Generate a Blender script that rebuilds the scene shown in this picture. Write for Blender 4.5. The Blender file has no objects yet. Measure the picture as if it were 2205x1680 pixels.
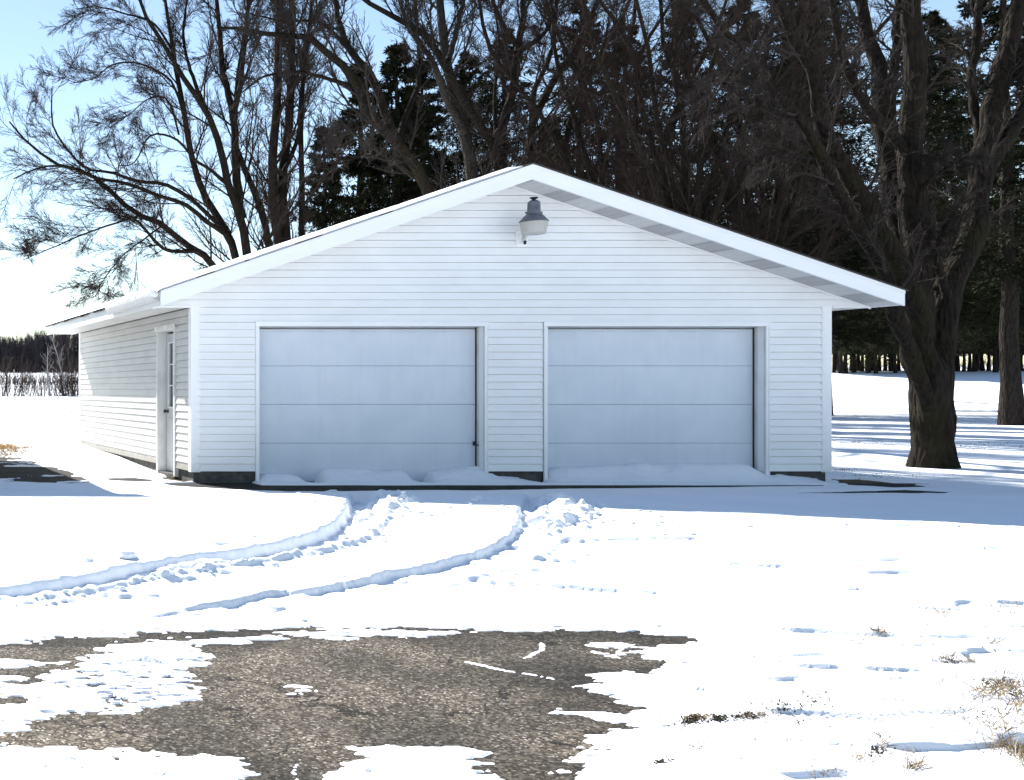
import bpy, bmesh, math, random, time
import numpy as np
from mathutils import Vector
T00 = time.time()
C = bpy.context.scene.collection
rng = np.random.default_rng(7)
F = 2401.0            # focal length in units of a 2205-wide frame
VX, VY = -343.0, 838.0
CAMZ = 1.28
SUN = np.array([-1.0, 3.1, 2.24])

def W(x, y, Y):       # a measured direction at depth Y -> metres
    return np.array([(x - VX) * Y / F, Y, CAMZ - (y - VY) * Y / F])

# ------------------------------------------------------------------ helpers
def tag(o, label=None, cat=None, group=None, kind=None):
    if label: o['label'] = label
    if cat: o['category'] = cat
    if group: o['group'] = group
    if kind: o['kind'] = kind
    return o

def empty(name, loc, label, cat, group=None):
    o = bpy.data.objects.new(name, None); C.objects.link(o)
    o.location = loc
    return tag(o, label, cat, group)

def link(name, me, mat, parent=None, smooth=False):
    if mat is not None and len(me.materials) == 0:
        for m in (mat if isinstance(mat, (list, tuple)) else [mat]): me.materials.append(m)
    o = bpy.data.objects.new(name, me); C.objects.link(o)
    if parent is not None:
        o.parent = parent
        o.location = -Vector(parent.location) if parent.parent is None else (0, 0, 0)
    if smooth: me.shade_smooth()
    return o

def np_mesh(name, V, Fq, k):
    V = np.ascontiguousarray(V, np.float32); Fq = np.ascontiguousarray(Fq, np.int32)
    me = bpy.data.meshes.new(name)
    n = len(Fq)
    me.vertices.add(len(V)); me.vertices.foreach_set('co', V.ravel())
    me.loops.add(n * k); me.loops.foreach_set('vertex_index', Fq.ravel())
    me.polygons.add(n); me.polygons.foreach_set('loop_start', np.arange(0, n * k, k, dtype=np.int32))
    me.update(calc_edges=True)
    return me

class MB:
    """collects boxes, prisms, tubes and lathes into one mesh"""
    def __init__(s): s.v = []; s.f = []; s.m = []
    def add(s, vs, fs, mi=0):
        b = len(s.v); s.v += [tuple(map(float, p)) for p in vs]
        s.f += [tuple(b + i for i in f) for f in fs]; s.m += [mi] * len(fs)
    def box(s, x0, x1, y0, y1, z0, z1, mi=0):
        s.add([(x0,y0,z0),(x1,y0,z0),(x1,y1,z0),(x0,y1,z0),(x0,y0,z1),(x1,y0,z1),(x1,y1,z1),(x0,y1,z1)],
              [(0,3,2,1),(4,5,6,7),(0,1,5,4),(1,2,6,5),(2,3,7,6),(3,0,4,7)], mi)
    def prism(s, prof, axis, a, b, mi=0):
        n = len(prof)
        def P(p, t):
            return {'y': (p[0], t, p[1]), 'x': (t, p[0], p[1]), 'z': (p[0], p[1], t)}[axis]
        s.add([P(p, a) for p in prof] + [P(p, b) for p in prof],
              [tuple(range(n))[::-1], tuple(range(n, 2*n))] + [(i, (i+1) % n, n+(i+1) % n, n+i) for i in range(n)], mi)
    def lathe(s, prof, cx, cy, n=32, mi=0, caps=True):
        vs = []; fs = []
        for r, z in prof:
            for i in range(n):
                a = 2*math.pi*i/n; vs.append((cx + r*math.cos(a), cy + r*math.sin(a), z))
        for j in range(len(prof)-1):
            for i in range(n):
                fs.append((j*n+i, j*n+(i+1) % n, (j+1)*n+(i+1) % n, (j+1)*n+i))
        if caps:
            fs.append(tuple(range(n))[::-1]); fs.append(tuple((len(prof)-1)*n+i for i in range(n)))
        s.add(vs, fs, mi)
    def tube(s, pts, r, n=10, mi=0):
        pts = [np.array(p, float) for p in pts]
        vs = []; fs = []
        for k, p in enumerate(pts):
            t = pts[min(k+1, len(pts)-1)] - pts[max(k-1, 0)]; t /= np.linalg.norm(t)
            a = np.cross(t, [0, 0, 1.0]) if abs(t[2]) < .9 else np.cross(t, [1.0, 0, 0]); a /= np.linalg.norm(a)
            b = np.cross(t, a); rr = r[k] if isinstance(r, (list, tuple)) else r
            for i in range(n):
                q = 2*math.pi*i/n; vs.append(p + rr*(math.cos(q)*a + math.sin(q)*b))
        for j in range(len(pts)-1):
            for i in range(n): fs.append((j*n+i, j*n+(i+1) % n, (j+1)*n+(i+1) % n, (j+1)*n+i))
        fs.append(tuple(range(n))[::-1]); fs.append(tuple((len(pts)-1)*n+i for i in range(n)))
        s.add(vs, fs, mi)
    def build(s, name, mat, parent=None, bevel=0, smooth=False):
        me = bpy.data.meshes.new(name); me.from_pydata(s.v, [], s.f); me.validate(); me.update()
        bm = bmesh.new(); bm.from_mesh(me); bmesh.ops.recalc_face_normals(bm, faces=bm.faces[:]); bm.to_mesh(me); bm.free()
        o = link(name, me, mat, parent, smooth)
        if isinstance(mat, (list, tuple)) and len(s.m) == len(me.polygons):
            me.polygons.foreach_set('material_index', s.m)
        if bevel:
            b = o.modifiers.new('bevel', 'BEVEL'); b.width = bevel; b.segments = 2; b.limit_method = 'ANGLE'
        if smooth:
            try: me.set_sharp_from_angle(angle=math.radians(40))
            except Exception: pass
        return o

# ------------------------------------------------------------------ materials
def mat(name, col, rough=.6, spec=.5, metal=0):
    m = bpy.data.materials.new(name); m.use_nodes = True
    b = m.node_tree.nodes['Principled BSDF']
    b.inputs['Base Color'].default_value = (*col, 1); b.inputs['Roughness'].default_value = rough
    b.inputs['Specular IOR Level'].default_value = spec; b.inputs['Metallic'].default_value = metal
    return m
def N(m, t, **kw):
    n = m.node_tree.nodes.new(t)
    for k, v in kw.items(): setattr(n, k, v)
    return n
def L(m, a, b): m.node_tree.links.new(a, b)
def bsdf(m): return m.node_tree.nodes['Principled BSDF']
def coords(m, scale=(1, 1, 1), kind='Object'):
    tc = N(m, 'ShaderNodeTexCoord'); mp = N(m, 'ShaderNodeMapping'); mp.inputs['Scale'].default_value = scale
    L(m, tc.outputs[kind], mp.inputs['Vector']); return mp.outputs['Vector']
def noise(m, vec, scale, detail=4, rough=.55):
    n = N(m, 'ShaderNodeTexNoise'); n.inputs['Scale'].default_value = scale
    n.inputs['Detail'].default_value = detail; n.inputs['Roughness'].default_value = rough
    L(m, vec, n.inputs['Vector']); return n.outputs['Fac']
def ramp(m, fac, stops):
    r = N(m, 'ShaderNodeValToRGB'); e = r.color_ramp.elements
    while len(e) < len(stops): e.new(.5)
    for i, (p, c) in enumerate(stops):
        e[i].position = p; e[i].color = (*c, 1) if len(c) == 3 else c
    L(m, fac, r.inputs['Fac']); return r.outputs['Color']
def mix(m, fac, a, b, mode='MIX'):
    x = N(m, 'ShaderNodeMix', data_type='RGBA', blend_type=mode)
    for s, v in ((0, fac), (6, a), (7, b)):
        if hasattr(v, 'is_linked'): L(m, v, x.inputs[s])
        elif s == 0: x.inputs[0].default_value = v
        else: x.inputs[s].default_value = (*v, 1)
    return x.outputs[2]
def bump(m, h, strength=.3, dist=.01):
    b = N(m, 'ShaderNodeBump'); b.inputs['Strength'].default_value = strength; b.inputs['Distance'].default_value = dist
    L(m, h, b.inputs['Height']); L(m, b.outputs['Normal'], bsdf(m).inputs['Normal'])

M = {}
# snow
m = M['snow'] = mat('snow', (.84, .86, .89), .75, .25)
v = coords(m); n1 = noise(m, v, 1.2, 5); n2 = noise(m, v, 90, 3)
L(m, ramp(m, n1, [(.3, (.80, .83, .87)), (.7, (.88, .89, .91))]), bsdf(m).inputs['Base Color'])
bump(m, n2, .35, .004)
m = M['roof_snow'] = mat('roof_snow', (.86, .87, .9), .75, .25)
v = coords(m); bump(m, noise(m, v, 40, 4), .4, .01)
# white vinyl
def vinyl(name, col, dirt=.10, sc=1.4):
    m = mat(name, col, .42, .45)
    v = coords(m, (sc, sc, sc*2.2)); a = noise(m, v, 1.3, 6, .6)
    d = tuple(c*(1-dirt) for c in col)
    c1 = ramp(m, a, [(.35, d), (.62, col)])
    w = noise(m, coords(m, (2, 2, 30)), 3, 3)
    c2 = mix(m, ramp(m, w, [(.45, (0, 0, 0)), (.75, (.25, .25, .25))]), c1, tuple(c*.9 for c in col))
    L(m, c2, bsdf(m).inputs['Base Color'])
    bump(m, noise(m, coords(m, (60, 60, 300)), 1, 2), .05, .002)
    return m
M['siding'] = vinyl('vinyl_siding', (.86, .865, .865), .06)
# side wall: vinyl darkened to deepen the eave shade; dirt line low down
m = M['side_siding_shaded'] = vinyl('side_siding_shaded', (.56, .55, .525), .12)
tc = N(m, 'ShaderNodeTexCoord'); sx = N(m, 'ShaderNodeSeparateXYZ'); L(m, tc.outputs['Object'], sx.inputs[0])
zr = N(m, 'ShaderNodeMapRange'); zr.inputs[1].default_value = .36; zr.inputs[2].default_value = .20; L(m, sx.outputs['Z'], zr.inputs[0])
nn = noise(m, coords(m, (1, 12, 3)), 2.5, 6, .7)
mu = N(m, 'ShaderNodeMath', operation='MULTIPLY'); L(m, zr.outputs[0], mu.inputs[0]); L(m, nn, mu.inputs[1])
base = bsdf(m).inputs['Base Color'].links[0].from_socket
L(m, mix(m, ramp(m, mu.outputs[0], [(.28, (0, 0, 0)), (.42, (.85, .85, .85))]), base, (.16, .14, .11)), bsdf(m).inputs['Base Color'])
M['trim'] = vinyl('white_trim', (.86, .865, .87), .04)
# steel garage door
m = M['door'] = mat('steel_door', (.60, .61, .60), .5, .4)
v = coords(m, (1, 1, 1)); a = noise(m, v, 1.6, 6, .65); st = noise(m, coords(m, (7, 1, .7)), 1.5, 5, .6)
c1 = ramp(m, a, [(.3, (.57, .625, .70)), (.65, (.65, .70, .765))])
c2 = mix(m, ramp(m, st, [(.5, (0, 0, 0)), (.75, (.18, .18, .18))]), c1, (.5, .5, .5))
L(m, c2, bsdf(m).inputs['Base Color']); bump(m, noise(m, coords(m, (120, 1, 30)), 1.4, 3), .12, .002)
M['seal'] = mat('rubber_seal', (.03, .03, .035), .8)
m = M['jamb'] = mat('jamb_wrap', (.68, .68, .66), .5)
a = noise(m, coords(m, (2, 2, 1)), 3, 5); L(m, ramp(m, a, [(.35, (.55, .55, .52)), (.6, (.70, .70, .68))]), bsdf(m).inputs['Base Color'])
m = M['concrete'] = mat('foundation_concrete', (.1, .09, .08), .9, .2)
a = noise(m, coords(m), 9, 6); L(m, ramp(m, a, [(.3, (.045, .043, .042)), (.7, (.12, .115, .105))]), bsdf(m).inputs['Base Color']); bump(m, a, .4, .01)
m = M['shingle'] = mat('asphalt_shingles', (.045, .042, .04), .95, .2)
a = noise(m, coords(m), 60, 3); L(m, ramp(m, a, [(.3, (.02, .02, .02)), (.7, (.08, .075, .07))]), bsdf(m).inputs['Base Color']); bump(m, a, .6, .01)
# soffit: vented panels
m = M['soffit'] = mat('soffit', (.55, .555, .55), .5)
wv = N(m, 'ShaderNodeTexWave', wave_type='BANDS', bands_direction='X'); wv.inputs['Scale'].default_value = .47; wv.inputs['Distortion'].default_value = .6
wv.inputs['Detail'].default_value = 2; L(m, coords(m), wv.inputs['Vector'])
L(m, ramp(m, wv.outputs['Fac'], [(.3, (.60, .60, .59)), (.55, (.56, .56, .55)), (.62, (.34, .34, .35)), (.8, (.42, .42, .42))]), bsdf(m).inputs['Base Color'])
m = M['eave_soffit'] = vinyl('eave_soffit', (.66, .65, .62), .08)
M['metal_grey'] = mat('painted_grey_metal', (.115, .125, .15), .5, .4)
m = M['metal_grey']; a = noise(m, coords(m), 14, 5); L(m, ramp(m, a, [(.3, (.08, .09, .11)), (.7, (.15, .16, .19))]), bsdf(m).inputs['Base Color'])
M['black_metal'] = mat('black_metal', (.015, .015, .018), .35)
m = M['lens'] = mat('ribbed_acrylic', (.62, .61, .56), .35, .5)
b = bsdf(m); b.inputs['Transmission Weight'].default_value = .35; b.inputs['IOR'].default_value = 1.4
M['glass'] = mat('window_glass', (.02, .025, .03), .05, .8)
M['door_paint'] = vinyl('door_paint', (.60, .60, .59), .08)
M['gutter'] = vinyl('gutter_metal', (.62, .61, .58), .15, 3)
# asphalt
m = M['asphalt'] = mat('weathered_asphalt', (.08, .07, .06), .95, .2)
v = coords(m)
vo = N(m, 'ShaderNodeTexVoronoi'); vo.inputs['Scale'].default_value = 95; L(m, v, vo.inputs['Vector'])
vo2 = N(m, 'ShaderNodeTexVoronoi'); vo2.inputs['Scale'].default_value = 42; L(m, v, vo2.inputs['Vector'])
sp = N(m, 'ShaderNodeSeparateColor'); L(m, vo.outputs['Color'], sp.inputs[0])
sp2 = N(m, 'ShaderNodeSeparateColor'); L(m, vo2.outputs['Color'], sp2.inputs[0])
c1 = ramp(m, sp.outputs[0], [(0, (.018, .014, .010)), (.3, (.047, .038, .027)), (.65, (.103, .085, .061)), (.9, (.195, .163, .122)), (1, (.55, .50, .43))])
c2 = mix(m, ramp(m, sp2.outputs[1], [(.72, (0, 0, 0)), (.95, (.6, .6, .6))]), c1, (.26, .215, .165))
big = noise(m, v, 1.1, 5, .6)
c3 = mix(m, ramp(m, big, [(.40, (.9, .9, .9)), (.60, (0, 0, 0))]), c2, (.40, .42, .44), 'MULTIPLY')
# cracks
wn = N(m, 'ShaderNodeTexNoise'); wn.inputs['Scale'].default_value = 3.5; wn.inputs['Detail'].default_value = 6; wn.inputs['Roughness'].default_value = .65; L(m, v, wn.inputs['Vector'])
mv = N(m, 'ShaderNodeVectorMath', operation='MULTIPLY_ADD'); L(m, wn.outputs['Color'], mv.inputs[0]); mv.inputs[1].default_value = (.55, .55, .55); L(m, v, mv.inputs[2])
ck = N(m, 'ShaderNodeTexVoronoi', feature='DISTANCE_TO_EDGE'); ck.inputs['Scale'].default_value = .95; L(m, mv.outputs[0], ck.inputs['Vector'])
brk = noise(m, v, 2.2, 3)
th = N(m, 'ShaderNodeMath', operation='MULTIPLY_ADD'); L(m, brk, th.inputs[0]); th.inputs[1].default_value = .055; th.inputs[2].default_value = -.0215
ls = N(m, 'ShaderNodeMath', operation='LESS_THAN'); L(m, ck.outputs['Distance'], ls.inputs[0]); L(m, th.outputs[0], ls.inputs[1])
c4 = mix(m, ls.outputs[0], c3, (.008, .007, .006))
wa = N(m, 'ShaderNodeAttribute', attribute_name='wet')
c5 = mix(m, wa.outputs['Fac'], (1, 1, 1), (.33, .33, .34)); c6 = mix(m, 1.0, c4, c5, 'MULTIPLY')
L(m, c6, bsdf(m).inputs['Base Color'])
sub = N(m, 'ShaderNodeMath', operation='MULTIPLY_ADD'); L(m, ls.outputs[0], sub.inputs[0]); sub.inputs[1].default_value = -1.5; L(m, sp.outputs[0], sub.inputs[2])
bump(m, sub.outputs[0], .8, .006)
m = M['dirt'] = mat('frozen_lawn', (.10, .08, .05), .95, .1)
a = noise(m, coords(m), 25, 6, .7); L(m, ramp(m, a, [(.3, (.04, .03, .02)), (.7, (.17, .13, .075))]), bsdf(m).inputs['Base Color'])
# bark and foliage
def bark(name, a, b, moss=None, sc=1.0):
    m = mat(name, a, .95, .06)
    v = coords(m, (6*sc, 6*sc, 1.3*sc)); f = noise(m, v, 3, 7, .7)
    c = ramp(m, f, [(.35, a), (.65, b)])
    if moss:
        g = noise(m, coords(m), 1.3, 5, .6); c = mix(m, ramp(m, g, [(.5, (0, 0, 0)), (.68, (.8, .8, .8))]), c, moss)
    L(m, c, bsdf(m).inputs['Base Color'])
    vb = N(m, 'ShaderNodeTexVoronoi', feature='DISTANCE_TO_EDGE'); vb.inputs['Scale'].default_value = 5*sc
    L(m, coords(m, (2.4, 2.4, .55)), vb.inputs['Vector'])
    ad = N(m, 'ShaderNodeMath', operation='MULTIPLY_ADD'); L(m, vb.outputs['Distance'], ad.inputs[0]); ad.inputs[1].default_value = 2.2; L(m, f, ad.inputs[2])
    bump(m, ad.outputs[0], 1.0, .04)
    return m
M['bark'] = bark('maple_bark', (.010, .008, .0065), (.030, .024, .019), (.024, .022, .011))
M['bark_grey'] = bark('grey_bark', (.022, .019, .017), (.065, .057, .050), (.035, .032, .02))
M['bark_spruce'] = bark('spruce_bark', (.014, .012, .010), (.042, .034, .029))
M['bark_birch'] = bark('birch_bark', (.20, .19, .18), (.42, .40, .38))
M['twig'] = mat('twig', (.026, .018, .015), .9, .08)
M['twig_grey'] = mat('twig_grey', (.034, .028, .025), .9, .08)
M['needles'] = mat('spruce_needles', (.030, .034, .020), .9, .05)
m = M['needles']; a = noise(m, coords(m), .9, 4); L(m, ramp(m, a, [(.3, (.007, .009, .005)), (.6, (.020, .021, .011)), (.8, (.045, .036, .02))]), bsdf(m).inputs['Base Color'])
M['pine_needles'] = mat('pine_needles', (.055, .052, .028), .8, .15)
M['brush'] = mat('brush_twigs', (.075, .055, .045), .9, .1)
M['forest'] = mat('forest_twigs', (.045, .040, .045), .9, .1)
m = M['straw'] = mat('dry_grass', (.33, .24, .13), .8, .2)
oi = N(m, 'ShaderNodeNewGeometry'); L(m, ramp(m, oi.outputs['Random Per Island'], [(0, (.10, .075, .045)), (.5, (.26, .19, .11)), (1, (.48, .37, .22))]), bsdf(m).inputs['Base Color'])
m = M['litter'] = mat('dark_litter', (.05, .04, .03), .9, .1)
oi = N(m, 'ShaderNodeNewGeometry'); L(m, ramp(m, oi.outputs['Random Per Island'], [(0, (.015, .013, .012)), (.7, (.08, .065, .045)), (1, (.22, .17, .10))]), bsdf(m).inputs['Base Color'])
m = M['tan_grass'] = mat('tan_grass', (.5, .36, .2), .8, .2)
M['house_wall'] = vinyl('house_siding', (.72, .71, .68))

# ------------------------------------------------------------------ terrain
_P = np.random.default_rng(3).random(65536)
def vn(x, y, seed=0):
    xi = np.floor(x).astype(np.int64); yi = np.floor(y).astype(np.int64)
    fx = x - xi; fy = y - yi; fx = fx*fx*(3-2*fx); fy = fy*fy*(3-2*fy)
    def h(a, b): 
        k = (a*73856093) ^ (b*19349663) ^ (seed*83492791)
        k = (k ^ (k >> 13)) * 1274126177
        return _P[(k ^ (k >> 16)) & 65535]
    return (h(xi, yi)*(1-fx) + h(xi+1, yi)*fx)*(1-fy) + (h(xi, yi+1)*(1-fx) + h(xi+1, yi+1)*fx)*fy - .5
def fbm(x, y, seed=0, oct=4, g=.5):
    s = 0; a = 1
    for i in range(oct):
        s = s + a*vn(x*2**i + 13.7*i, y*2**i + 5.1*i, seed+i); a *= g
    return s
def sstep(a, b, x):
    t = np.clip((x-a)/(b-a), 0, 1); return t*t*(3-2*t)
def far_z(X, Y):
    q = X/np.maximum(Y, 1); a = sstep(.35, .8, q)
    zl = np.interp(Y, [0, 45, 60, 100, 105, 250, 400, 2500], [0, 0, .0, .55, .62, 5.1, 7, 9])
    zr = np.interp(Y, [0, 45, 65, 100, 250, 400, 2500], [0, 0, .1, 2.75, 6.5, 9, 9])
    return zl*(1-a) + zr*a
def base_z(X, Y):
    return np.where(Y < 14.5, np.maximum(-.032*(14.5-Y), -.45), 0) + far_z(X, Y)
def snow_level(X, Y):   # undisturbed snow surface
    z = np.interp(Y, [-20, 3, 5, 6.5, 7.5, 9, 10.5, 11.5, 12.3, 13.5, 14.4, 14.9, 25],
                  [-.38, -.33, -.265, -.195, -.135, .02, .13, .165, .125, .01, -.012, .0, .05])
    side = sstep(4.6, 3.4, X)*sstep(12.8, 15, Y)         # left of the garage
    z = z + side*.05
    aw = np.interp(Y, [14.5, 16.2, 17.5, 19.5, 22.5, 30], [0, .0, .03, .11, .16, .10]) * sstep(2.2, 4.6, X)
    z = z + np.where(X < 9, aw, 0)
    z = z + sstep(13.5, 16, X)*sstep(15.5, 18, Y)*.03
    z = z + sstep(5.5, 8.5, X)*np.interp(Y, [7.3, 9, 10.5, 11.6], [0, .085, .035, 0])
    return z + far_z(X, Y)
def to_ground(x, y, snow=True):
    Y = 8.0
    for _ in range(60):
        X = (x-VX)*Y/F
        z = float(snow_level(np.float64(X), np.float64(Y)) if snow else base_z(np.float64(X), np.float64(Y)))
        Yn = (CAMZ - z)*F/(y-VY)
        Y = Y*.4 + Yn*.6
    return np.array([(x-VX)*Y/F, Y])
def poly_g(pts, snow=False): return np.array([to_ground(x, y, snow) for x, y in pts])
def sdist(P, X, Y):      # signed distance, positive inside
    d = np.full(X.shape, 1e9); ins = np.zeros(X.shape, bool)
    n = len(P)
    for i in range(n):
        ax, ay = P[i]; bx, by = P[(i+1) % n]
        ex, ey = bx-ax, by-ay; wx, wy = X-ax, Y-ay
        t = np.clip((wx*ex+wy*ey)/(ex*ex+ey*ey+1e-12), 0, 1)
        d = np.minimum(d, (wx-ex*t)**2 + (wy-ey*t)**2)
        c = ((ay <= Y) & (by > Y)) | ((by <= Y) & (ay > Y))
        xs = ax + (Y-ay)/(by-ay+1e-12)*ex
        ins ^= c & (X < xs)
    d = np.sqrt(d); return np.where(ins, d, -d)
def pdist(P, X, Y):      # distance to polyline, signed side (left of travel +), parameter
    d = np.full(X.shape, 1e9); sg = np.zeros(X.shape); par = np.zeros(X.shape)
    n = len(P)-1
    for i in range(n):
        ax, ay = P[i]; bx, by = P[i+1]
        ex, ey = bx-ax, by-ay; wx, wy = X-ax, Y-ay
        t = np.clip((wx*ex+wy*ey)/(ex*ex+ey*ey+1e-12), 0, 1)
        q = (wx-ex*t)**2 + (wy-ey*t)**2
        c = ex*wy - ey*wx
        u = q < d
        d = np.where(u, q, d); sg = np.where(u, np.sign(c), sg); par = np.where(u, (i+t)/n, par)
    return np.sqrt(d), sg, par
def smooth_line(P, n=60):
    P = np.array(P, float); m_ = len(P); out = []
    for t in np.linspace(0, m_-1-1e-6, n):
        i = int(t); f = t-i
        p0, p1, p2, p3 = P[max(i-1, 0)], P[i], P[i+1], P[min(i+2, m_-1)]
        out.append(.5*((2*p1)+(-p0+p2)*f+(2*p0-5*p1+4*p2-p3)*f*f+(-p0+3*p1-3*p2+p3)*f**3))
    return np.array(out)

BARE = poly_g([(-90,1396),(55,1387),(88,1371),(240,1366),(400,1361),(640,1356),(860,1350),(1000,1359),(1061,1361),(1209,1360),(1453,1368),(1508,1379),
  (1479,1388),(1409,1399),(1362,1405),(1405,1418),(1455,1430),(1422,1436),(1401,1451),(1366,1447),(1322,1445),(1279,1463),(1228,1480),(1261,1483),
  (1313,1496),(1395,1529),(1361,1542),(1322,1536),(1246,1537),(1300,1550),(1396,1559),(1348,1570),(1294,1583),(1307,1611),(1279,1637),(1226,1659),
  (1192,1677),(1180,1760),(-90,1760)])
SNOWP = [poly_g(p) for p in [
  [(690,1700),(735,1675),(787,1637),(820,1622),(853,1611),(931,1609),(1022,1617),(1046,1628),(1018,1637),(1061,1659),(1110,1677),(1130,1740),(690,1740)],
  [(-90,1603),(0,1608),(68,1614),(177,1622),(255,1634),(340,1622),(435,1626),(503,1639),(540,1662),(524,1673),(546,1687),(560,1740),(-90,1740)],
  [(293,1384),(340,1380),(442,1376),(551,1367),(646,1361),(748,1359),(880,1361),(1018,1358),(975,1370),(909,1375),(823,1369),(735,1378),(649,1373),(558,1377),
   (510,1387),(418,1392),(455,1418),(408,1434),(405,1452),(420,1480),(398,1497),(361,1520),(272,1531),(204,1534),(129,1541),(92,1549),(30,1561),(63,1571),
   (0,1587),(-90,1592),(-90,1524),(0,1519),(72,1507),(0,1502),(-90,1503),(-90,1480),(0,1481),(92,1479),(114,1467),(92,1457),(163,1440),(192,1428),(175,1418),
   (240,1410),(208,1399),(272,1386)],
  [(-90,1424),(0,1424),(68,1430),(30,1437),(-90,1438)],
  [(-90,1458),(0,1459),(52,1464),(0,1474),(-90,1472)],
  [(595,1500),(640,1492),(625,1484),(685,1470),(690,1474),(655,1484),(648,1494),(600,1504)],
  [(1290,1393),(1330,1388),(1350,1392),(1345,1398),(1300,1397)],
  [(1190,1531),(1215,1529),(1222,1533),(1200,1536)],
  [(780,1624),(820,1618),(842,1622),(800,1629)],
]]
CRACK = [poly_g(p) for p in [
  [(1005,1427),(1040,1434),(1060,1440),(1090,1446),(1150,1455),(1190,1463)],
  [(1168,1387),(1166,1400),(1150,1408),(1140,1415),(1125,1419)],
  [(1345,1393),(1330,1405),(1325,1412)],
  [(775,1640),(750,1652),(735,1660),(722,1672),(728,1690)],
  [(640,1647),(632,1662),(640,1682)],
]]
THIN = poly_g([(150,1440),(300,1425),(420,1440),(430,1480),(380,1510),(260,1530),(200,1500),(120,1480)])
BARE2 = [np.array([(4.30,15.10),(4.95,15.25),(5.72,15.25),(5.74,14.98),(6.3,14.88),(7.5,14.80),(9.0,14.78),(11,14.80),(13.0,14.79),(12.95,14.60),(11.8,14.50),(10.6,14.36),(9.5,14.28),(8.0,14.10),(7.2,14.12),(6.4,14.04),(5.6,13.98),(4.9,14.25),(4.4,14.56)]),
  np.array([(9.22,15.3),(9.58,15.3),(9.6,15.02),(9.45,15.0)]),
  np.array([(12.7,15.3),(13.5,15.3),(14.2,15.25),(14.75,15.1),(14.8,14.85),(14.0,14.86),(13.2,15.06)]),
  poly_g([(1782,1030),(1850,1031),(1930,1039),(2010,1050),(1920,1052),(1830,1047)]),
  poly_g([(1660,1064),(1800,1059),(1950,1056),(2045,1060),(2020,1069),(1890,1075),(1770,1071)]),
  poly_g([(-120,984),(0,985),(60,988),(95,1001),(135,1011),(175,1027),(205,1042),(150,1046),(60,1044),(-120,1040)]),
  poly_g([(225,1031),(290,1029),(340,1034),(320,1039),(250,1040)]),
  poly_g([(365,1025),(410,1028),(420,1036),(395,1040),(340,1031)]),
]
TR1 = smooth_line(poly_g([(770,1052),(757,1063),(748,1080),(732,1112),(690,1143),(600,1170),(460,1192),(300,1214),(130,1246),(0,1266),(-140,1290)], True))
TR2 = smooth_line(poly_g([(1140,1052),(1128,1067),(1120,1090),(1120,1120),(1098,1152),(1045,1182),(960,1208),(840,1236),(700,1262),(560,1284),(400,1304),(200,1328),(0,1345),(-140,1356)], True))
TR3 = smooth_line(poly_g([(690,1292),(600,1308),(500,1330),(400,1346)], True), 20)
PILE = [poly_g([(775,1066),(800,1060),(840,1066),(870,1064),(905,1076),(880,1095),(840,1110),(780,1124),(745,1133),(758,1105)], True),
        poly_g([(1135,1072),(1165,1062),(1200,1068),(1240,1076),(1290,1092),(1300,1115),(1260,1140),(1200,1158),(1135,1172),(1130,1130),(1128,1100)], True)]
PIT = poly_g([(1880,1606),(1960,1603),(2060,1604),(2230,1590),(2300,1600),(2300,1660),(2160,1652),(2060,1640),(1995,1624)], True)
PIT2 = poly_g([(1680,1664),(1800,1660),(1830,1662),(1850,1672),(1860,1690),(1760,1690)], True)

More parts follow.
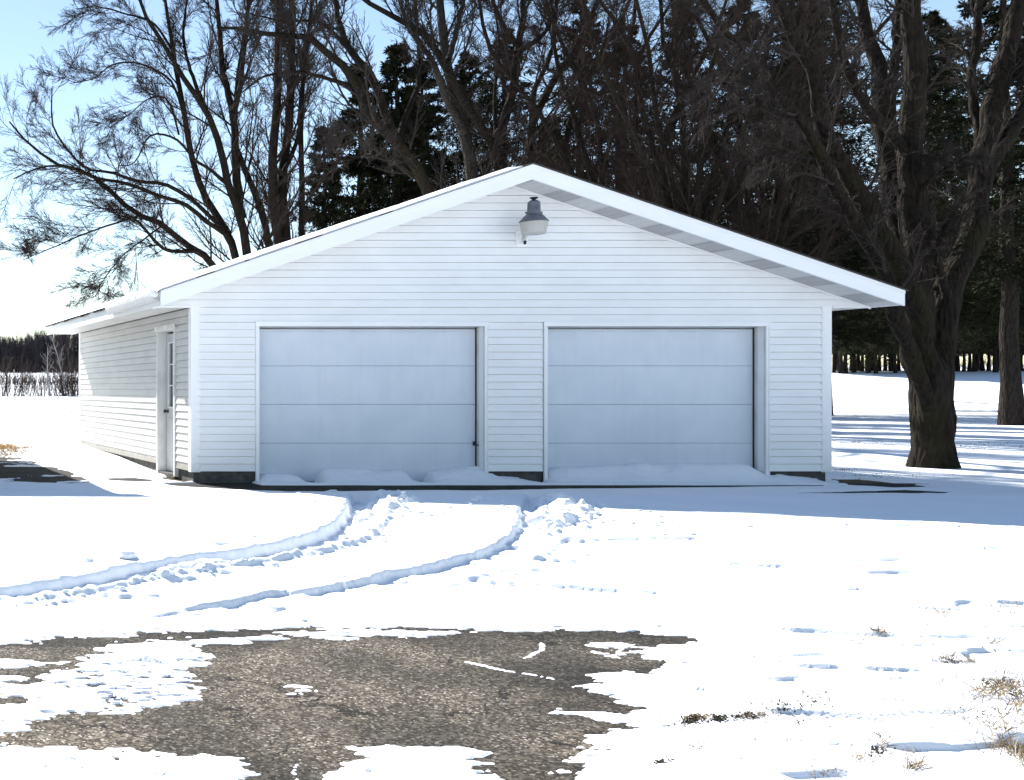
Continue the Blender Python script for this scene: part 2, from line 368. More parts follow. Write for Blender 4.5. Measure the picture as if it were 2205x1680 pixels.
def snow_height(X, Y):
    lv = snow_level(X, Y); bz = base_z(X, Y)
    n0 = fbm(X*.55, Y*.9, 11, 4)
    near = sstep(26, 15, Y)
    z = lv + n0*.016
    # wind crust: steps whose lee face looks at the camera
    wx = X*.55 + .6*fbm(X*.8, Y*.8, 21, 2); wy = Y*5.5 + X*1.0 + 1.3*fbm(X*1.2, Y*1.6, 23, 3)
    s = vn(wx, wy, 31); z = z + near*.013*(sstep(.13, .155, s))*sstep(11.2, 9, Y)
    wy2 = Y*11 + X*1.7 + 1.5*fbm(X*2.2, Y*2.5, 25, 3)
    s2 = vn(X*1.3, wy2, 33); z = z + near*.010*sstep(.17, .20, s2)*sstep(11.2, 9, Y)
    s3 = vn(X*.8 + .5*fbm(X, Y, 27, 2), Y*8 + X*.9 + 1.2*fbm(X*1.5, Y*2, 29, 3), 35); z = z + near*.009*sstep(.05, .11, s3)*sstep(3.6, 5.2, X)*sstep(9.5, 8, Y)
    z = z + near*.0022*fbm(X*6, Y*14, 41, 3)
    # lumpy ridge between the concrete strip and the open snow
    z = z + .02*np.exp(-((Y-14.1)/.22)**2)*fbm(X*1.1, Y*2, 51, 3)*sstep(3, 5, X)
    z = z + .03*np.exp(-((Y-13.0)/.5)**2)*fbm(X*.9, Y*2.2, 53, 3)
    msk = (X > -6) & (X < 16) & (Y > 2.5) & (Y < 24)
    xs, ys = X[msk], Y[msk]; zz = z[msk]; bb = bz[msk]
    # grooves
    for P, dmax, wdt in ((TR1, .09, .34), (TR2, .07, .32)):
        d, sg, par = pdist(P, xs, ys)
        dist = d*sg     # travel runs from the garage to the left: right-hand side of travel is the far bank
        off = -dist + .035*fbm(xs*5, ys*5, 61, 3) + .035*fbm(xs*17, ys*17, 62, 3)*np.interp(par, [0, .6, 1], [1, .6, .3])
        prof = sstep(.03, -.035, off) * sstep(-wdt-.05, -wdt+.22, off) if P is TR1 else sstep(.014, -.012, off)*sstep(-wdt-.05, -wdt+.25, off)
        dep = np.interp(par, [0, .12, .45, .8, 1], [dmax*.9, dmax*1.25, dmax, dmax*.75, dmax*.6]) if P is TR1 else np.interp(par, [0, .1, .3, .55, .8, 1], [dmax, dmax*1.3, dmax*.8, .045, .035, .032])
        zz = zz - prof*dep + prof*.012*fbm(xs*9, ys*9, 63, 3)
        rib = sstep(.04, -.02, off)*sstep(-.78, -.5, off)*(off < .02)*np.interp(par, [0, .15, .3, 1], [0, .2, 1, 1])
        zz = zz + rib*.0065*np.sin(off*62 + 3*fbm(xs*.7, ys*.7, 67, 2))*(vn(xs*7, ys*7, 68) > -.22)
        # spoil along the near side
        rid = np.exp(-((off+wdt+.02)/.07)**2)*np.interp(par, [0, .5, 1], [.01, .035, .045] if P is TR1 else [.01, .012, .008])
        zz = zz + rid*(.6+1.6*np.abs(fbm(xs*8, ys*8, 65, 3)))
    for P in (TR3,):
        d, sg, par = pdist(P, xs, ys); zz = zz - .03*sstep(.05, .03, d)*np.sin(np.pi*np.clip(par, 0, 1))
    for P in PILE:
        sd = sdist(P, xs, ys); k = sstep(-.12, .18, sd)
        l1 = np.abs(fbm(xs*4.5, ys*4.5, 71, 4)); l2 = fbm(xs*14, ys*14, 73, 3)
        zz = zz + k*(.01 + .17*l1 + .08*l2 - .035)
    for P, dp in ((PIT, .085), (PIT2, .06)):
        sd = sdist(P, xs, ys) + .03*fbm(xs*4, ys*6, 81, 3)
        zz = zz - dp*sstep(-.015, .07, sd)*np.interp(sd, [0, .06, .35], [1, 1, .75])
    zz = np.where(bb < zz+.25, np.maximum(zz, bb+.018), zz)
    # bare ground: thickness falls to nothing along ragged edges
    rag = .10*fbm(xs*1.8, ys*8.0, 91, 5, .66) + .07*fbm(xs*8, ys*30, 93, 3, .7)
    sd = sdist(BARE, xs, ys)
    for q in SNOWP: sd = np.minimum(sd, -sdist(q, xs, ys))
    sd0 = sd; sd = sd + rag
    fleck = fbm(xs*7, ys*20, 95, 3)
    spk = (fleck > .46) & (sd < .35) & (fbm(xs*.8, ys*1.1, 97, 2) > .08)
    th = np.where(sd < 0, np.minimum(np.minimum(-sd*.05, .012) + np.maximum(-sd0-.14, 0)*.24, .35) + .0016, np.where(spk, .003, -.008))
    # thin dirty snow: asphalt grains showing through near edges
    holes = fbm(xs*16, ys*38, 99, 3)
    thin = sdist(THIN, xs, ys)
    hl = np.where(thin > 0, .14, .27 + np.abs(sd)*2.2)
    th = np.where((thin > 0) & (sd < 0), np.minimum(th, .006+.004*fbm(xs*3, ys*8, 121, 2)), th)
    th = np.where((sd < 0) & (sd > np.where(thin > 0, -.6, -.14)) & (holes > hl), -.016, th)
    for q in CRACK:
        d, _, par = pdist(q, xs, ys); d = d + .012*fbm(xs*25, ys*25, 101, 2)
        th = np.where((d < .007 + .016*vn(xs*6, ys*6, 103)), .004, th)
    zz = np.minimum(zz, bb + .004 + th)
    rag2 = .10*fbm(xs*1.6, ys*6, 105, 5, .6)
    for q in BARE2:
        sd = sdist(q, xs, ys) + rag2*(.9 if q is BARE2[5] else .45)
        th = np.where(sd < 0, np.minimum(-sd*.30, .4) + .002, -.03)
        if q is BARE2[5]:
            fl = fbm(xs*2.2, ys*3.2, 107, 4); th = np.where((sd > 0) & (fl > .30), .006, th)
        zz = np.minimum(zz, bb + .004 + th)
    # drifts against the two doors
    top1 = np.interp(xs, [5.70,5.80,6.05,6.22,6.33,6.50,6.58,6.7,7.1,7.65,7.72,7.8,7.88,7.98,8.1,8.4,8.6,8.77,8.95,9.25,9.50], [.03,.14,.13,.10,-.05,-.05,.14,.20,.19,.18,.14,.03,-.05,-.05,.17,.21,.22,.21,.12,.10,.03])
    top2 = np.interp(xs, [9.60,9.68,9.85,10.3,11.2,12.0,12.40,12.6,12.72,13.3,14.3], [.05,.18,.235,.235,.265,.285,.275,.16,.15,.07,.03])
    top = np.where(xs < 9.55, top1, top2) + .022*fbm(xs*4, ys*3, 109, 4) + .02*(sstep(.05, .09, vn(xs*3.1, ys*2.2, 115))-.3)*(top1 > 0)
    kd = sstep(14.78, 14.92, ys)
    prof = kd*(.040 + .012*fbm(xs*3, ys*9, 117, 3) + (top-.045)*sstep(14.92, 15.30, ys + .08*fbm(xs*3, ys*3, 119, 3))**.8)
    ind = (ys > 14.72) & (ys < 15.42) & (xs > 5.6) & (xs < 13.3)
    inop = ((xs > 5.69) & (xs < 8.78)) | ((xs > 9.62) & (xs < 12.61)) | (ys < 15.18)
    zz = np.where(ind, np.where(inop, np.maximum(prof - .012, -.05), -.1), zz)
    # nothing under the roof
    ing = (xs > 4.86) & (xs < 13.42) & (ys > 15.22) & (ys < 22.25) & ~(ind & inop)
    zz = np.where(ing, -.12, zz)
    z[msk] = zz
    return z

def axis(segs):
    out = [segs[0][0]]
    for a, b, d in segs:
        n = max(1, int(round((b-a)/d))); out += list(a + (b-a)*(np.arange(n)+1)/n)
    return np.array(out)
def geo(a, b, d0, g):
    out = []; x = a; d = d0; s = 1 if b > a else -1
    while (b-x)*s > 0: x += s*d; d *= g; out.append(x)
    return out
def grid_mesh(name, ax, ay, zf, keep=None):
    X, Y = np.meshgrid(ax, ay); Z = zf(X, Y)
    nx, ny = len(ax), len(ay)
    V = np.stack([X, Y, Z], -1).reshape(-1, 3)
    i = np.arange(nx*ny).reshape(ny, nx)
    Q = np.stack([i[:-1, :-1], i[:-1, 1:], i[1:, 1:], i[1:, :-1]], -1)
    if keep is not None:
        k = keep((X[:-1, :-1]+X[1:, 1:])/2, (Y[:-1, :-1]+Y[1:, 1:])/2); Q = Q[k]
    return np_mesh(name, V, Q.reshape(-1, 4), 4)
ax = np.array(sorted(geo(-1.0, -1500, .06, 1.12)) + list(axis([(-1.0, 0, .04), (0, 9.5, .0165), (9.5, 14.6, .022), (14.6, 20, .05)])) + geo(20, 2500, .08, 1.09))
ay = np.array(sorted(geo(3.6, -200, .06, 1.15)) + list(axis([(3.6, 7.4, .0115), (7.4, 12, .02), (12, 15.5, .014), (15.5, 24, .06)])) + geo(24, 2500, .1, 1.06))
me = grid_mesh('snow', ax, ay, snow_height); o = link('snow', me, M['snow'], smooth=True); tag(o, kind='structure')
gx = np.array(sorted(geo(-8, -1500, .5, 1.2)) + list(axis([(-8, 30, .5)])) + geo(30, 2500, .6, 1.15))
gy = np.array(sorted(geo(0, -200, .5, 1.25)) + list(axis([(0, 45, .25)])) + geo(45, 2500, .6, 1.12))
o = link('ground', grid_mesh('ground', gx, gy, lambda X, Y: base_z(X, Y) - .012 - .03*sstep(50, 80, Y) - .25*sstep(100, 300, Y)), M['dirt'], smooth=True); tag(o, kind='structure')
o = link('driveway', grid_mesh('driveway', axis([(-12, 15.2, .1)]), axis([(0, 16.6, .05), (16.6, 21, .1)]), lambda X, Y: base_z(X, Y) + .004*fbm(X*1.5, Y*1.5, 5, 3),
     lambda X, Y: (Y < 15.16) | (X < 4.74)), M['asphalt'], smooth=True); tag(o, kind='structure')
co = np.empty(len(o.data.vertices)*3, np.float32); o.data.vertices.foreach_get('co', co); co = co.reshape(-1, 3).astype(float)
xs_, ys_ = co[:, 0], co[:, 1]; sd = sdist(BARE, xs_, ys_)
for q in SNOWP[:4]: sd = np.minimum(sd, -sdist(q, xs_, ys_))
wet = sstep(.42, .02, sd + .5*fbm(xs_*1.3, ys_*1.6, 131, 4)) * sstep(1.0, 3.2, xs_ + .8*fbm(xs_*.6, ys_*.6, 133, 3) + 4*(ys_ > 6.6))
wet = np.maximum(wet, (ys_ > 11)*1.0)
at = o.data.attributes.new('wet', 'FLOAT', 'POINT'); at.data.foreach_set('value', wet.astype(np.float32))
print('terrain', time.time()-T00, len(ax)*len(ay))

# ------------------------------------------------------------------ garage
X0, X1, YF, YB = 4.79, 13.47, 15.2, 22.3
XM, ZSOF, SL = 9.13, 4.06, .34
OV, EV = .49, .57           # rake and eave overhang
YR0, YR1 = YF-OV, YB+OV
XE0, XE1 = X0-EV, X1+EV
ZB, ZS = .16, 2.40
PITCH = .1016
LD = (5.70, 8.77); RD = (9.625, 12.60); DTOP = 2.134
garage = empty('garage', (XM, YF, 0), 'white vinyl sided gable garage with two overhead doors standing in the snow', 'garage')
def zs_at(x): return ZSOF - SL*abs(x-XM)
def course_intervals(z0, z1, openings, gable, wide_above):
    zm = (z0+z1)/2
    if gable and zm > wide_above:
        def lim(z): return max(0, (ZSOF - z)/SL)
        a0, a1 = XM-lim(z0), XM-lim(z1); b0, b1 = XM+lim(z0), XM+lim(z1)
        a0 = max(a0, XE0+.03); a1 = max(a1, XE0+.03); b0 = min(b0, XE1-.03); b1 = min(b1, XE1-.03)
    else:
        a0 = a1 = X0+.06; b0 = b1 = X1-.06
    iv = [[a0, a1, b0, b1]]
    for (o0, o1, ot) in openings:
        if zm < ot:
            new = []
            for s in iv:
                if s[0] < o0 < s[2]: new.append([s[0], s[1], o0, o0]); new.append([o1, o1, s[2], s[3]])
                else: new.append(s)
            iv = new
    return iv
def lap(mb, p0, p1, q0, q1, z0, z1, axis_, base, sgn, off=0):
    """one siding course: bottom edge proud 14 mm, top edge 3 mm"""
    o0, o1, o2 = base + sgn*(.022+off), base + sgn*(.006+off), base - sgn*.020
    def P(a, b, z): return (a, b, z) if axis_ == 'x' else (b, a, z)
    zl = z0 + .004; h = max(z1-z0, .03); zm = z1 - min(.0055, h*.4); k = (zm-z0)/(z1-z0)
    pm, qm = p0+(p1-p0)*k, q0+(q1-q0)*k
    vs = [P(p0, o2, z0), P(q0, o2, z0), P(q0, o0, z0), P(p0, o0, z0), P(p0, o0, zl), P(q0, o0, zl), P(qm, o1, zm), P(pm, o1, zm), P(qm, o2, zm+.001), P(pm, o2, zm+.001)]
    mb.add(vs, [(0, 1, 2, 3), (3, 2, 5, 4), (4, 5, 6, 7), (7, 6, 8, 9), (0, 3, 4, 7, 9), (1, 8, 6, 5, 2)])
r3 = random.Random(5)
def core(mb, x0, x1, z0, z1): mb.box(x0, x1, YF+.022, YF+.12, z0, z1)
# front wall
mb = MB()
z = ZB; ops = [(LD[0]-.055, LD[1]+.045, 2.19), (RD[0]-.062, RD[1]+.045, 2.19)]
while z < ZSOF-.01:
    z1 = min(z+PITCH, ZSOF)
    # a course may not straddle the top of the wall box
    for s in course_intervals(z, z1, ops, True, ZS-.02):
        if s[2]-s[0] > 3.2:     # pieces overlap at staggered joints
            cuts = [s[0]]; 
            while s[2]-cuts[-1] > 3.66: cuts.append(min(cuts[-1]+(3.6 if len(cuts) > 1 else r3.choice([.9, 1.8, 2.7, 3.4])), s[2]-.5))
            cuts.append(s[2])
            for i_ in range(len(cuts)-1):
                lap(mb, cuts[i_], s[1] if i_ == 0 else cuts[i_], cuts[i_+1], s[3] if i_ == len(cuts)-2 else cuts[i_+1], z+r3.uniform(-.0008, .0008), z1, 'x', YF, -1, .0022*(i_ % 2))
        elif s[2]-s[0] > .02: lap(mb, s[0], s[1], s[2], s[3], z+r3.uniform(-.0008, .0008), z1, 'x', YF, -1)
    z += PITCH
mb.prism([(XE0+.04, ZS), (X0, ZS), (X0, 2.19), (LD[0], 2.19), (X1, 2.19), (X1, ZS), (XE1-.04, ZS), (XE1-.04, zs_at(XE1-.04)), (XM, ZSOF), (XE0+.04, zs_at(XE0+.04))], 'y', YF+.0215, YF+.1)
core(mb, X0, LD[0], ZB, 2.19); core(mb, LD[1], RD[0], ZB, 2.19); core(mb, RD[1], X1, ZB, 2.19)
mb.build('front_wall', M['siding'], garage)
# left wall with the entry door opening
DY0, DY1, DZ1 = 15.955, 16.77, 2.13
mb = MB(); z = ZB
while z < ZS-.02:
    z1 = min(z+PITCH, ZS); zm = (z+z1)/2
    iv = [(YF+.06, YB-.06)] if zm > DZ1+.07 else [(YF+.06, DY0-.06), (DY1+.06, YB-.06)]
    for a, b in iv: lap(mb, a, a, b, b, z, z1, 'y', X0, -1)
    z += PITCH
mb.box(X0+.022, X0+.12, YF+.12, DY0-.03, ZB, ZS); mb.box(X0+.022, X0+.12, DY1+.03, YB, ZB, ZS); mb.box(X0+.022, X0+.12, DY0-.03, DY1+.03, DZ1+.03, ZS)
mb.build('left_wall', M['side_siding_shaded'], garage)
mb = MB(); z = ZB
while z < ZS-.02:
    lap(mb, YF+.06, YF+.06, YB-.06, YB-.06, z, min(z+PITCH, ZS), 'y', X1, 1); z += PITCH
mb.box(X1-.12, X1-.022, YF+.12, YB-.1, ZB, ZS); mb.build('right_wall', M['siding'], garage)
mb = MB(); z = ZB
while z < ZSOF-.01:
    for s in course_intervals(z, min(z+PITCH, ZSOF), [], True, ZS-.02): lap(mb, s[0], s[1], s[2], s[3], z, min(z+PITCH, ZSOF), 'x', YB, 1)
    z += PITCH
mb.prism([(X0, ZB), (X1, ZB), (X1, ZS), (XE1-.04, ZS), (XE1-.04, zs_at(XE1-.04)), (XM, ZSOF), (XE0+.04, zs_at(XE0+.04)), (XE0+.04, ZS), (X0, ZS)], 'y', YB-.1, YB-.022)
mb.build('back_wall', M['siding'], garage)
mb = MB(); fo = .025
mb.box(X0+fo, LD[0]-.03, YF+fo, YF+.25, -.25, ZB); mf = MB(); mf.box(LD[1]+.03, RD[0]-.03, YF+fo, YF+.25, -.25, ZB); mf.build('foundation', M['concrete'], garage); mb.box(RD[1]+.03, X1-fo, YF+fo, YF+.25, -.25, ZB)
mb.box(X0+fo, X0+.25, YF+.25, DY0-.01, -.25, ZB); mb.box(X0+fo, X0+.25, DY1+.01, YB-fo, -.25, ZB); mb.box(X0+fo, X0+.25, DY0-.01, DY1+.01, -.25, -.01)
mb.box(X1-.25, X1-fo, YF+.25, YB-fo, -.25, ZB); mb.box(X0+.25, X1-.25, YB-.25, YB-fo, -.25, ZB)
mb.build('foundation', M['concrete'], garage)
mb = MB(); mb.box(X0+.25, X1-.25, YF+.25, YB-.25, -.2, 0.0); mb.box(LD[0]-.03, LD[1]+.03, YF+fo, YF+.25, -.25, -.004); mb.box(RD[0]-.03, RD[1]+.03, YF+fo, YF+.25, -.25, -.004)
mb.build('floor_slab', M['concrete'], garage)
for (cx, cy, sx_, sy_) in ((X0, YF, 1, 1), (X1, YF, -1, 1), (X0, YB, 1, -1), (X1, YB, -1, -1)):
    mb = MB(); w = .098; t = .022
    xa, ya = cx - sx_*t, cy - sy_*t
    mb.box(min(xa, cx+sx_*w), max(xa, cx+sx_*w), min(ya, cy), max(ya, cy), ZB-.012, ZS-.002)
    mb.box(min(xa, cx), max(xa, cx), min(cy, cy+sy_*w), max(cy, cy+sy_*w), ZB-.012, ZS-.002)
    # outer return lip
    mb.box(min(cx+sx_*w, cx+sx_*(w+.012)), max(cx+sx_*w, cx+sx_*(w+.012)), min(ya-.0*sy_, cy), max(ya, cy), ZB-.012, ZS-.002)
    mb.build('corner_post', M['trim'], garage, bevel=.003)
# roof
RT = .19   # vertical face of rake
ZA = ZSOF + RT + .005
def slab_prof(off0, off1, xl, xr):
    f = lambda x, o_: ZSOF - SL*abs(x-XM) + o_
    return [(xl, f(xl, off0)), (XM, f(XM, off0)), (xr, f(xr, off0)), (xr, f(xr, off1)), (XM, f(XM, off1)), (xl, f(xl, off1))]
mb = MB(); mb.prism(slab_prof(.03, RT-.004, XE0+.03, XE1-.03), 'y', YR0+.03, YR1-.03)
roof = mb.build('roof', M['concrete'], garage)
mb = MB()
# shingle courses as laps so the eave and rake show their butts
mb.prism(slab_prof(RT-.001, RT+.018, XE0-.03, XE1+.03), 'y', YR0-.022, YR1+.022)
r4 = random.Random(2)
yy = YR0-.02
while yy < YR1:     # tabs along the left eave
    w = r4.uniform(.12, .2)
    if r4.random() < .85:
        x = XE0-.03; zz = ZSOF-SL*abs(x-XM)+RT
        d = r4.uniform(.012, .035)
        mb.add([(x-.012, yy, zz-d), (x-.012, yy+w*.8, zz-d), (x+.05, yy+w*.8, zz+.03), (x+.05, yy, zz+.03), (x-.002, yy, zz-d-.006), (x-.002, yy+w*.8, zz-d-.006), (x+.05, yy+w*.8, zz), (x+.05, yy, zz)],
               [(0,1,2,3),(4,7,6,5),(0,4,5,1),(1,5,6,2),(3,2,6,7),(0,3,7,4)])
    yy += w
link_o = mb.build('shingles', M['shingle'], None); link_o.parent = roof
for side, (yy0, yy1) in (('f', (YR0, YR0+.03)), ('b', (YR1-.03, YR1))):
    for xe, sgn in ((XE0, -1), (XE1, 1)):
        mb = MB()
        f = lambda x, o_: ZSOF - SL*abs(x-XM) + o_
        if sgn < 0: pr = [(xe, f(xe, -.012)), (XM, f(XM, -.012)), (XM, f(XM, RT)), (xe, f(xe, RT))]
        else: pr = [(XM, f(XM, -.012)), (xe, f(xe, -.012)), (xe, f(xe, RT)), (XM, f(XM, RT))]
        mb.prism(pr, 'y', yy0, yy1)
        # drip edge strip, 5 mm proud
        s_ = -1 if side == 'f' else 1
        a, b = (min(xe, XM), max(xe, XM))
        ya, yb = ((yy0-.007, yy0-.001) if side == 'f' else (yy1+.001, yy1+.007))
        mb.prism([(a, f(a, RT-.045)), (b, f(b, RT-.045)), (b, f(b, RT+.0)), (a, f(a, RT+.0))], 'y', ya, yb)
        mb.build('rake_board', M['trim'], garage)
for xe, sgn in ((XE0, -1), (XE1, 1)):
    mb = MB(); zt = ZSOF-SL*abs(xe-XM)
    mb.box(min(xe, xe-sgn*.025), max(xe, xe-sgn*.025), YR0+.031, YR1-.031, ZS-.012, zt+RT-.006)
    mb.build('fascia', M['trim'], garage)
    mb = MB(); a, b = (xe+.026, X0-.024) if sgn < 0 else (X1+.024, xe-.026)
    mb.box(a, b, YF+.002, YR1-.031, ZS, ZS+.012)
    k = YF+.3
    while k < YB: mb.box(a, b, k, k+.010, ZS-.004, ZS); k += .305
    mb.build('eave_soffit', M['eave_soffit'], garage)
for (ya, yb) in ((YR0+.031, YF-.018), (YB+.018, YR1-.031)):
    for sgn in (-1, 1):
        mb = MB(); f = lambda x, o_: ZSOF - SL*abs(x-XM) + o_
        xe = XE0+.026 if sgn < 0 else XE1-.026
        n = 42
        for i in range(n):     # V grooves between the soffit strips
            xa = XM + (xe-XM)*i/n; xb = XM + (xe-XM)*(i+1)/n; g = .06*(xb-xa)
            pr = [(xa+g, f(xa+g, -.001)), (xb-g, f(xb-g, -.001)), (xb, f(xb, .008)), (xb, f(xb, .014)), (xa, f(xa, .014)), (xa, f(xa, .008))]
            mb.prism(pr, 'y', ya, yb)
        mb.build('rake_soffit', M['soffit'], garage)
        # J channel along the wall
        mb = MB(); q = ya if ya > YB else yb
        q0, q1 = (YF-.032, YF-.0175) if ya < YF else (YB+.0175, YB+.032)
        a, b = min(XM, xe), max(XM, xe)
        mb.prism([(a, f(a, -.03)), (b, f(b, -.03)), (b, f(b, -.003)), (a, f(a, -.003))], 'y', q0, q1)
        mb.build('soffit_channel', M['trim'], garage)
# horizontal bottom trim of the boxed eave ends
for a, b in ((XE0+.027, X0-.03), (X1+.03, XE1-.027)):
    mb = MB(); mb.box(a, b, YF-.034, YF+.001, ZS-.012, ZS+.014); mb.build('eave_return', M['trim'], garage)
# gutter: the front stretch of the left eave only
mb = MB(); gx_ = XE0-.003; gz = ZSOF-SL*abs(XE0-XM)+RT-.02
prof = [(gx_, gz), (gx_, gz-.115), (gx_-.07, gz-.115), (gx_-.085, gz-.08), (gx_-.115, gz-.04), (gx_-.12, gz-.004), (gx_-.11, gz-.004), (gx_-.106, gz-.036), (gx_-.078, gz-.074), (gx_-.066, gz-.106), (gx_-.006, gz-.106), (gx_-.006, gz)]
n = len(prof)
vs = [(p[0], YR0+.05, p[1]) for p in prof] + [(p[0], 17.3, p[1]-.012) for p in prof]
mb.add(vs, [(i, (i+1) % n, n+(i+1) % n, n+i) for i in range(n)])
mb.add([(p[0], YR0+.05, p[1]) for p in prof], [tuple(range(n))]); mb.add([(p[0], 17.3, p[1]-.012) for p in prof], [tuple(range(n))[::-1]])
mb.prism([(gx_-.004, gz-.112), (gx_-.068, gz-.112), (gx_-.112, gz-.035), (gx_-.004, gz-.035)], 'y', 17.285, 17.295)
mb.build('gutter', M['gutter'], garage)

# overhead doors
def overhead_door(x0, x1, seed):
    rr = random.Random(seed)
    yd = YF+.19
    d = empty('overhead_door', (0, 0, 0), None, None); d.parent = garage; d.location = (-XM, -YF, 0)
    H = DTOP; hs = H/4
    for k in range(4):
        mb = MB(); za, zb_ = k*hs+.001, (k+1)*hs-.001
        mb.prism([(yd+.004, za), (yd, za+.005), (yd, zb_-.006), (yd+.004, zb_-.001), (yd+.05, zb_-.002), (yd+.05, za)], 'x', x0+.008, x1-.012)
        if k == 3:      # shallow pressed rails near the top edge
            n = 5; w = (x1-x0-.2)/n
            for i in range(n):
                a = x0+.10+i*w+.06; b = a+w-.20
                mb.prism([(yd+.001, zb_-.075), (yd-.006, zb_-.068), (yd-.006, zb_-.058), (yd+.001, zb_-.052)], 'x', a, b)
        s = mb.build('panel', M['door'], None); s.parent = d
    mb = MB(); mb.box(x1-.016, x1-.003, yd-.016, yd-.002, .02, H-.01); mb.box(x0+.003, x0+.010, yd-.010, yd-.002, .02, H-.01)
    mb.box(x0+.02, x1-.02, yd-.012, yd-.002, H-.028, H-.016); mb.box(x0+.01, x1-.01, yd+.004, yd+.045, -.012, .004)
    s = mb.build('weather_seal', M['seal'], None); s.parent = d
    # frame: jamb wraps + brick moulding
    mb = MB()
    mb.box(x0-.02, x0-.0005, YF-.004, yd+.06, -.01, H); mb.box(x1+.0005, x1+.02, YF-.004, yd+.06, -.01, H)
    mb.box(x0-.02, x1+.02, YF-.004, yd+.06, H+.0005, H+.02)
    s = mb.build('jamb', M['jamb'], None); s.parent = d
    mb = MB()
    for (a, b) in ((x0-.052, x0-.0), (x1+.0, x1+.043)):
        mb.box(a, b, YF-.024, YF-.005, -.005, H+.0); 
        mb.box(a if a < x0 else b-.012, a+.012 if a < x0 else b, YF-.033, YF-.0245, -.005, H+.0)
    mb.box(x0-.052, x1+.043, YF-.024, YF-.005, H+.001, H+.062); mb.box(x0-.060, x1+.051, YF-.036, YF-.0245, H+.05, H+.070)
    s = mb.build('casing', M['trim'], None, bevel=.002); s.parent = d
    return d
d1 = overhead_door(*LD, 1); d2 = overhead_door(*RD, 2)
mb = MB(); mb.box(LD[1]-.05, LD[1]-.03, YF+.165, YF+.185, .50, .56); mb.tube([(LD[1]-.04, YF+.17, .53), (LD[1]-.02, YF+.13, .51), (LD[1]-.0, YF+.13, .50)], .007)
s = mb.build('handle', M['black_metal'], None); s.parent = d1

# entry door on the left wall
ed = empty('entry_door', (0, 0, 0), None, None); ed.parent = garage; ed.location = (-XM, -YF, 0)
xd = X0+.105
mb = MB()
y0, y1 = DY0+.03, DY1-.03; wy0, wy1, wz0, wz1 = y0+.13, y1-.13, 1.02, 1.96
mb.box(xd, xd+.045, y0, wy0, .06, DZ1-.03); mb.box(xd, xd+.045, wy1, y1, .06, DZ1-.03)
mb.box(xd, xd+.045, wy0, wy1, .06, wz0); mb.box(xd, xd+.045, wy0, wy1, wz1, DZ1-.03)
for (pa, pb) in ((wy0+.01, (wy0+wy1)/2-.03), ((wy0+wy1)/2+.03, wy1-.01)):   # two raised panels below the glass
    mb.prism([(pa, .22), (pb, .22), (pb, .86), (pa, .86)], 'x', xd-.006, xd-.0005)
    mb.prism([(pa+.03, .26), (pb-.03, .26), (pb-.03, .82), (pa+.03, .82)], 'x', xd-.012, xd-.0065)
s = mb.build('leaf', M['door_paint'], None, bevel=.002); s.parent = ed
leaf = s
mb = MB(); mb.box(xd+.018, xd+.024, wy0, wy1, wz0, wz1); s = mb.build('window_pane', M['glass'], None); s.parent = ed
mb = MB()
for i in (1, 2):
    yy = wy0+(wy1-wy0)*i/3; mb.box(xd+.006, xd+.0175, yy-.009, yy+.009, wz0, wz1)
    zz = wz0+(wz1-wz0)*i/3; mb.box(xd+.004, xd+.017, wy0, wy1, zz-.009, zz+.009)
for (a, b, c_, d_) in ((wy0-.02, wy1+.02, wz0-.02, wz0), (wy0-.02, wy1+.02, wz1, wz1+.02), (wy0-.02, wy0, wz0, wz1), (wy1, wy1+.02, wz0, wz1)):
    mb.box(xd-.014, xd-.0007, a, b, c_, d_)
s = mb.build('window_grille', M['trim'], None); s.parent = ed
mb = MB()
mb.box(X0-.03, X0+.16, DY0-.055, DY0, .03, DZ1); mb.box(X0-.03, X0+.16, DY1, DY1+.055, .03, DZ1); mb.box(X0-.03, X0+.16, DY0-.055, DY1+.055, DZ1+.0005, DZ1+.055)
mb.box(X0-.055, X0-.0305, DY0-.075, DY1+.075, DZ1+.02, DZ1+.085)
s = mb.build('door_frame', M['jamb'], None, bevel=.003); s.parent = ed
mb = MB(); mb.box(X0-.02, X0+.16, DY0, DY1, .0, .055); s = mb.build('threshold', M['concrete'], None); s.parent = ed
mb = MB(); yk = y1-.075
vs = []
mb.tube([(xd-.001, yk, .95), (xd-.008, yk, .95)], .033, 16); mb.tube([(xd-.008, yk, .95), (xd-.035, yk, .95)], .012, 12)
mb.tube([(xd-.033, yk, .95), (xd-.042, yk, .95), (xd-.058, yk, .95), (xd-.066, yk, .95)], [.016, .028, .028, .014], 16)
s = mb.build('knob', M['black_metal'], None, smooth=True); s.parent = ed

# barn light
bl = empty('barn_light', (9.225, YF-.02, 3.3), 'grey dome yard light with ribbed lens under the gable peak', 'light')
cx, cy = 9.225, 14.84
mb = MB(); mb.lathe([(.052, 3.775), (.048, 3.79), (.020, 3.796), (.020, 3.81)], cx, cy); mb.lathe([(.018, 3.80), (.038, 3.812), (.05, 3.822), (.048, 3.832), (.02, 3.836)], cx, cy)
mb.build('photocell', M['black_metal'], bl, smooth=True)
mb = MB(); mb.lathe([(.082, 3.600), (.082, 3.625), (.078, 3.64), (.074, 3.755), (.066, 3.775), (.045, 3.785)], cx, cy)
mb.box(cx-.105, cx-.07, cy-.02, cy+.02, 3.615, 3.64); mb.box(cx+.07, cx+.105, cy-.02, cy+.02, 3.615, 3.64)
mb.build('housing', M['metal_grey'], bl, smooth=True)
mb = MB(); mb.lathe([(.084, 3.612), (.098, 3.60), (.125, 3.57), (.150, 3.535), (.170, 3.518), (.172, 3.506), (.165, 3.502), (.150, 3.51)], cx, cy, caps=False)
mb.build('shade', M['metal_grey'], bl, smooth=True)
mb = MB()
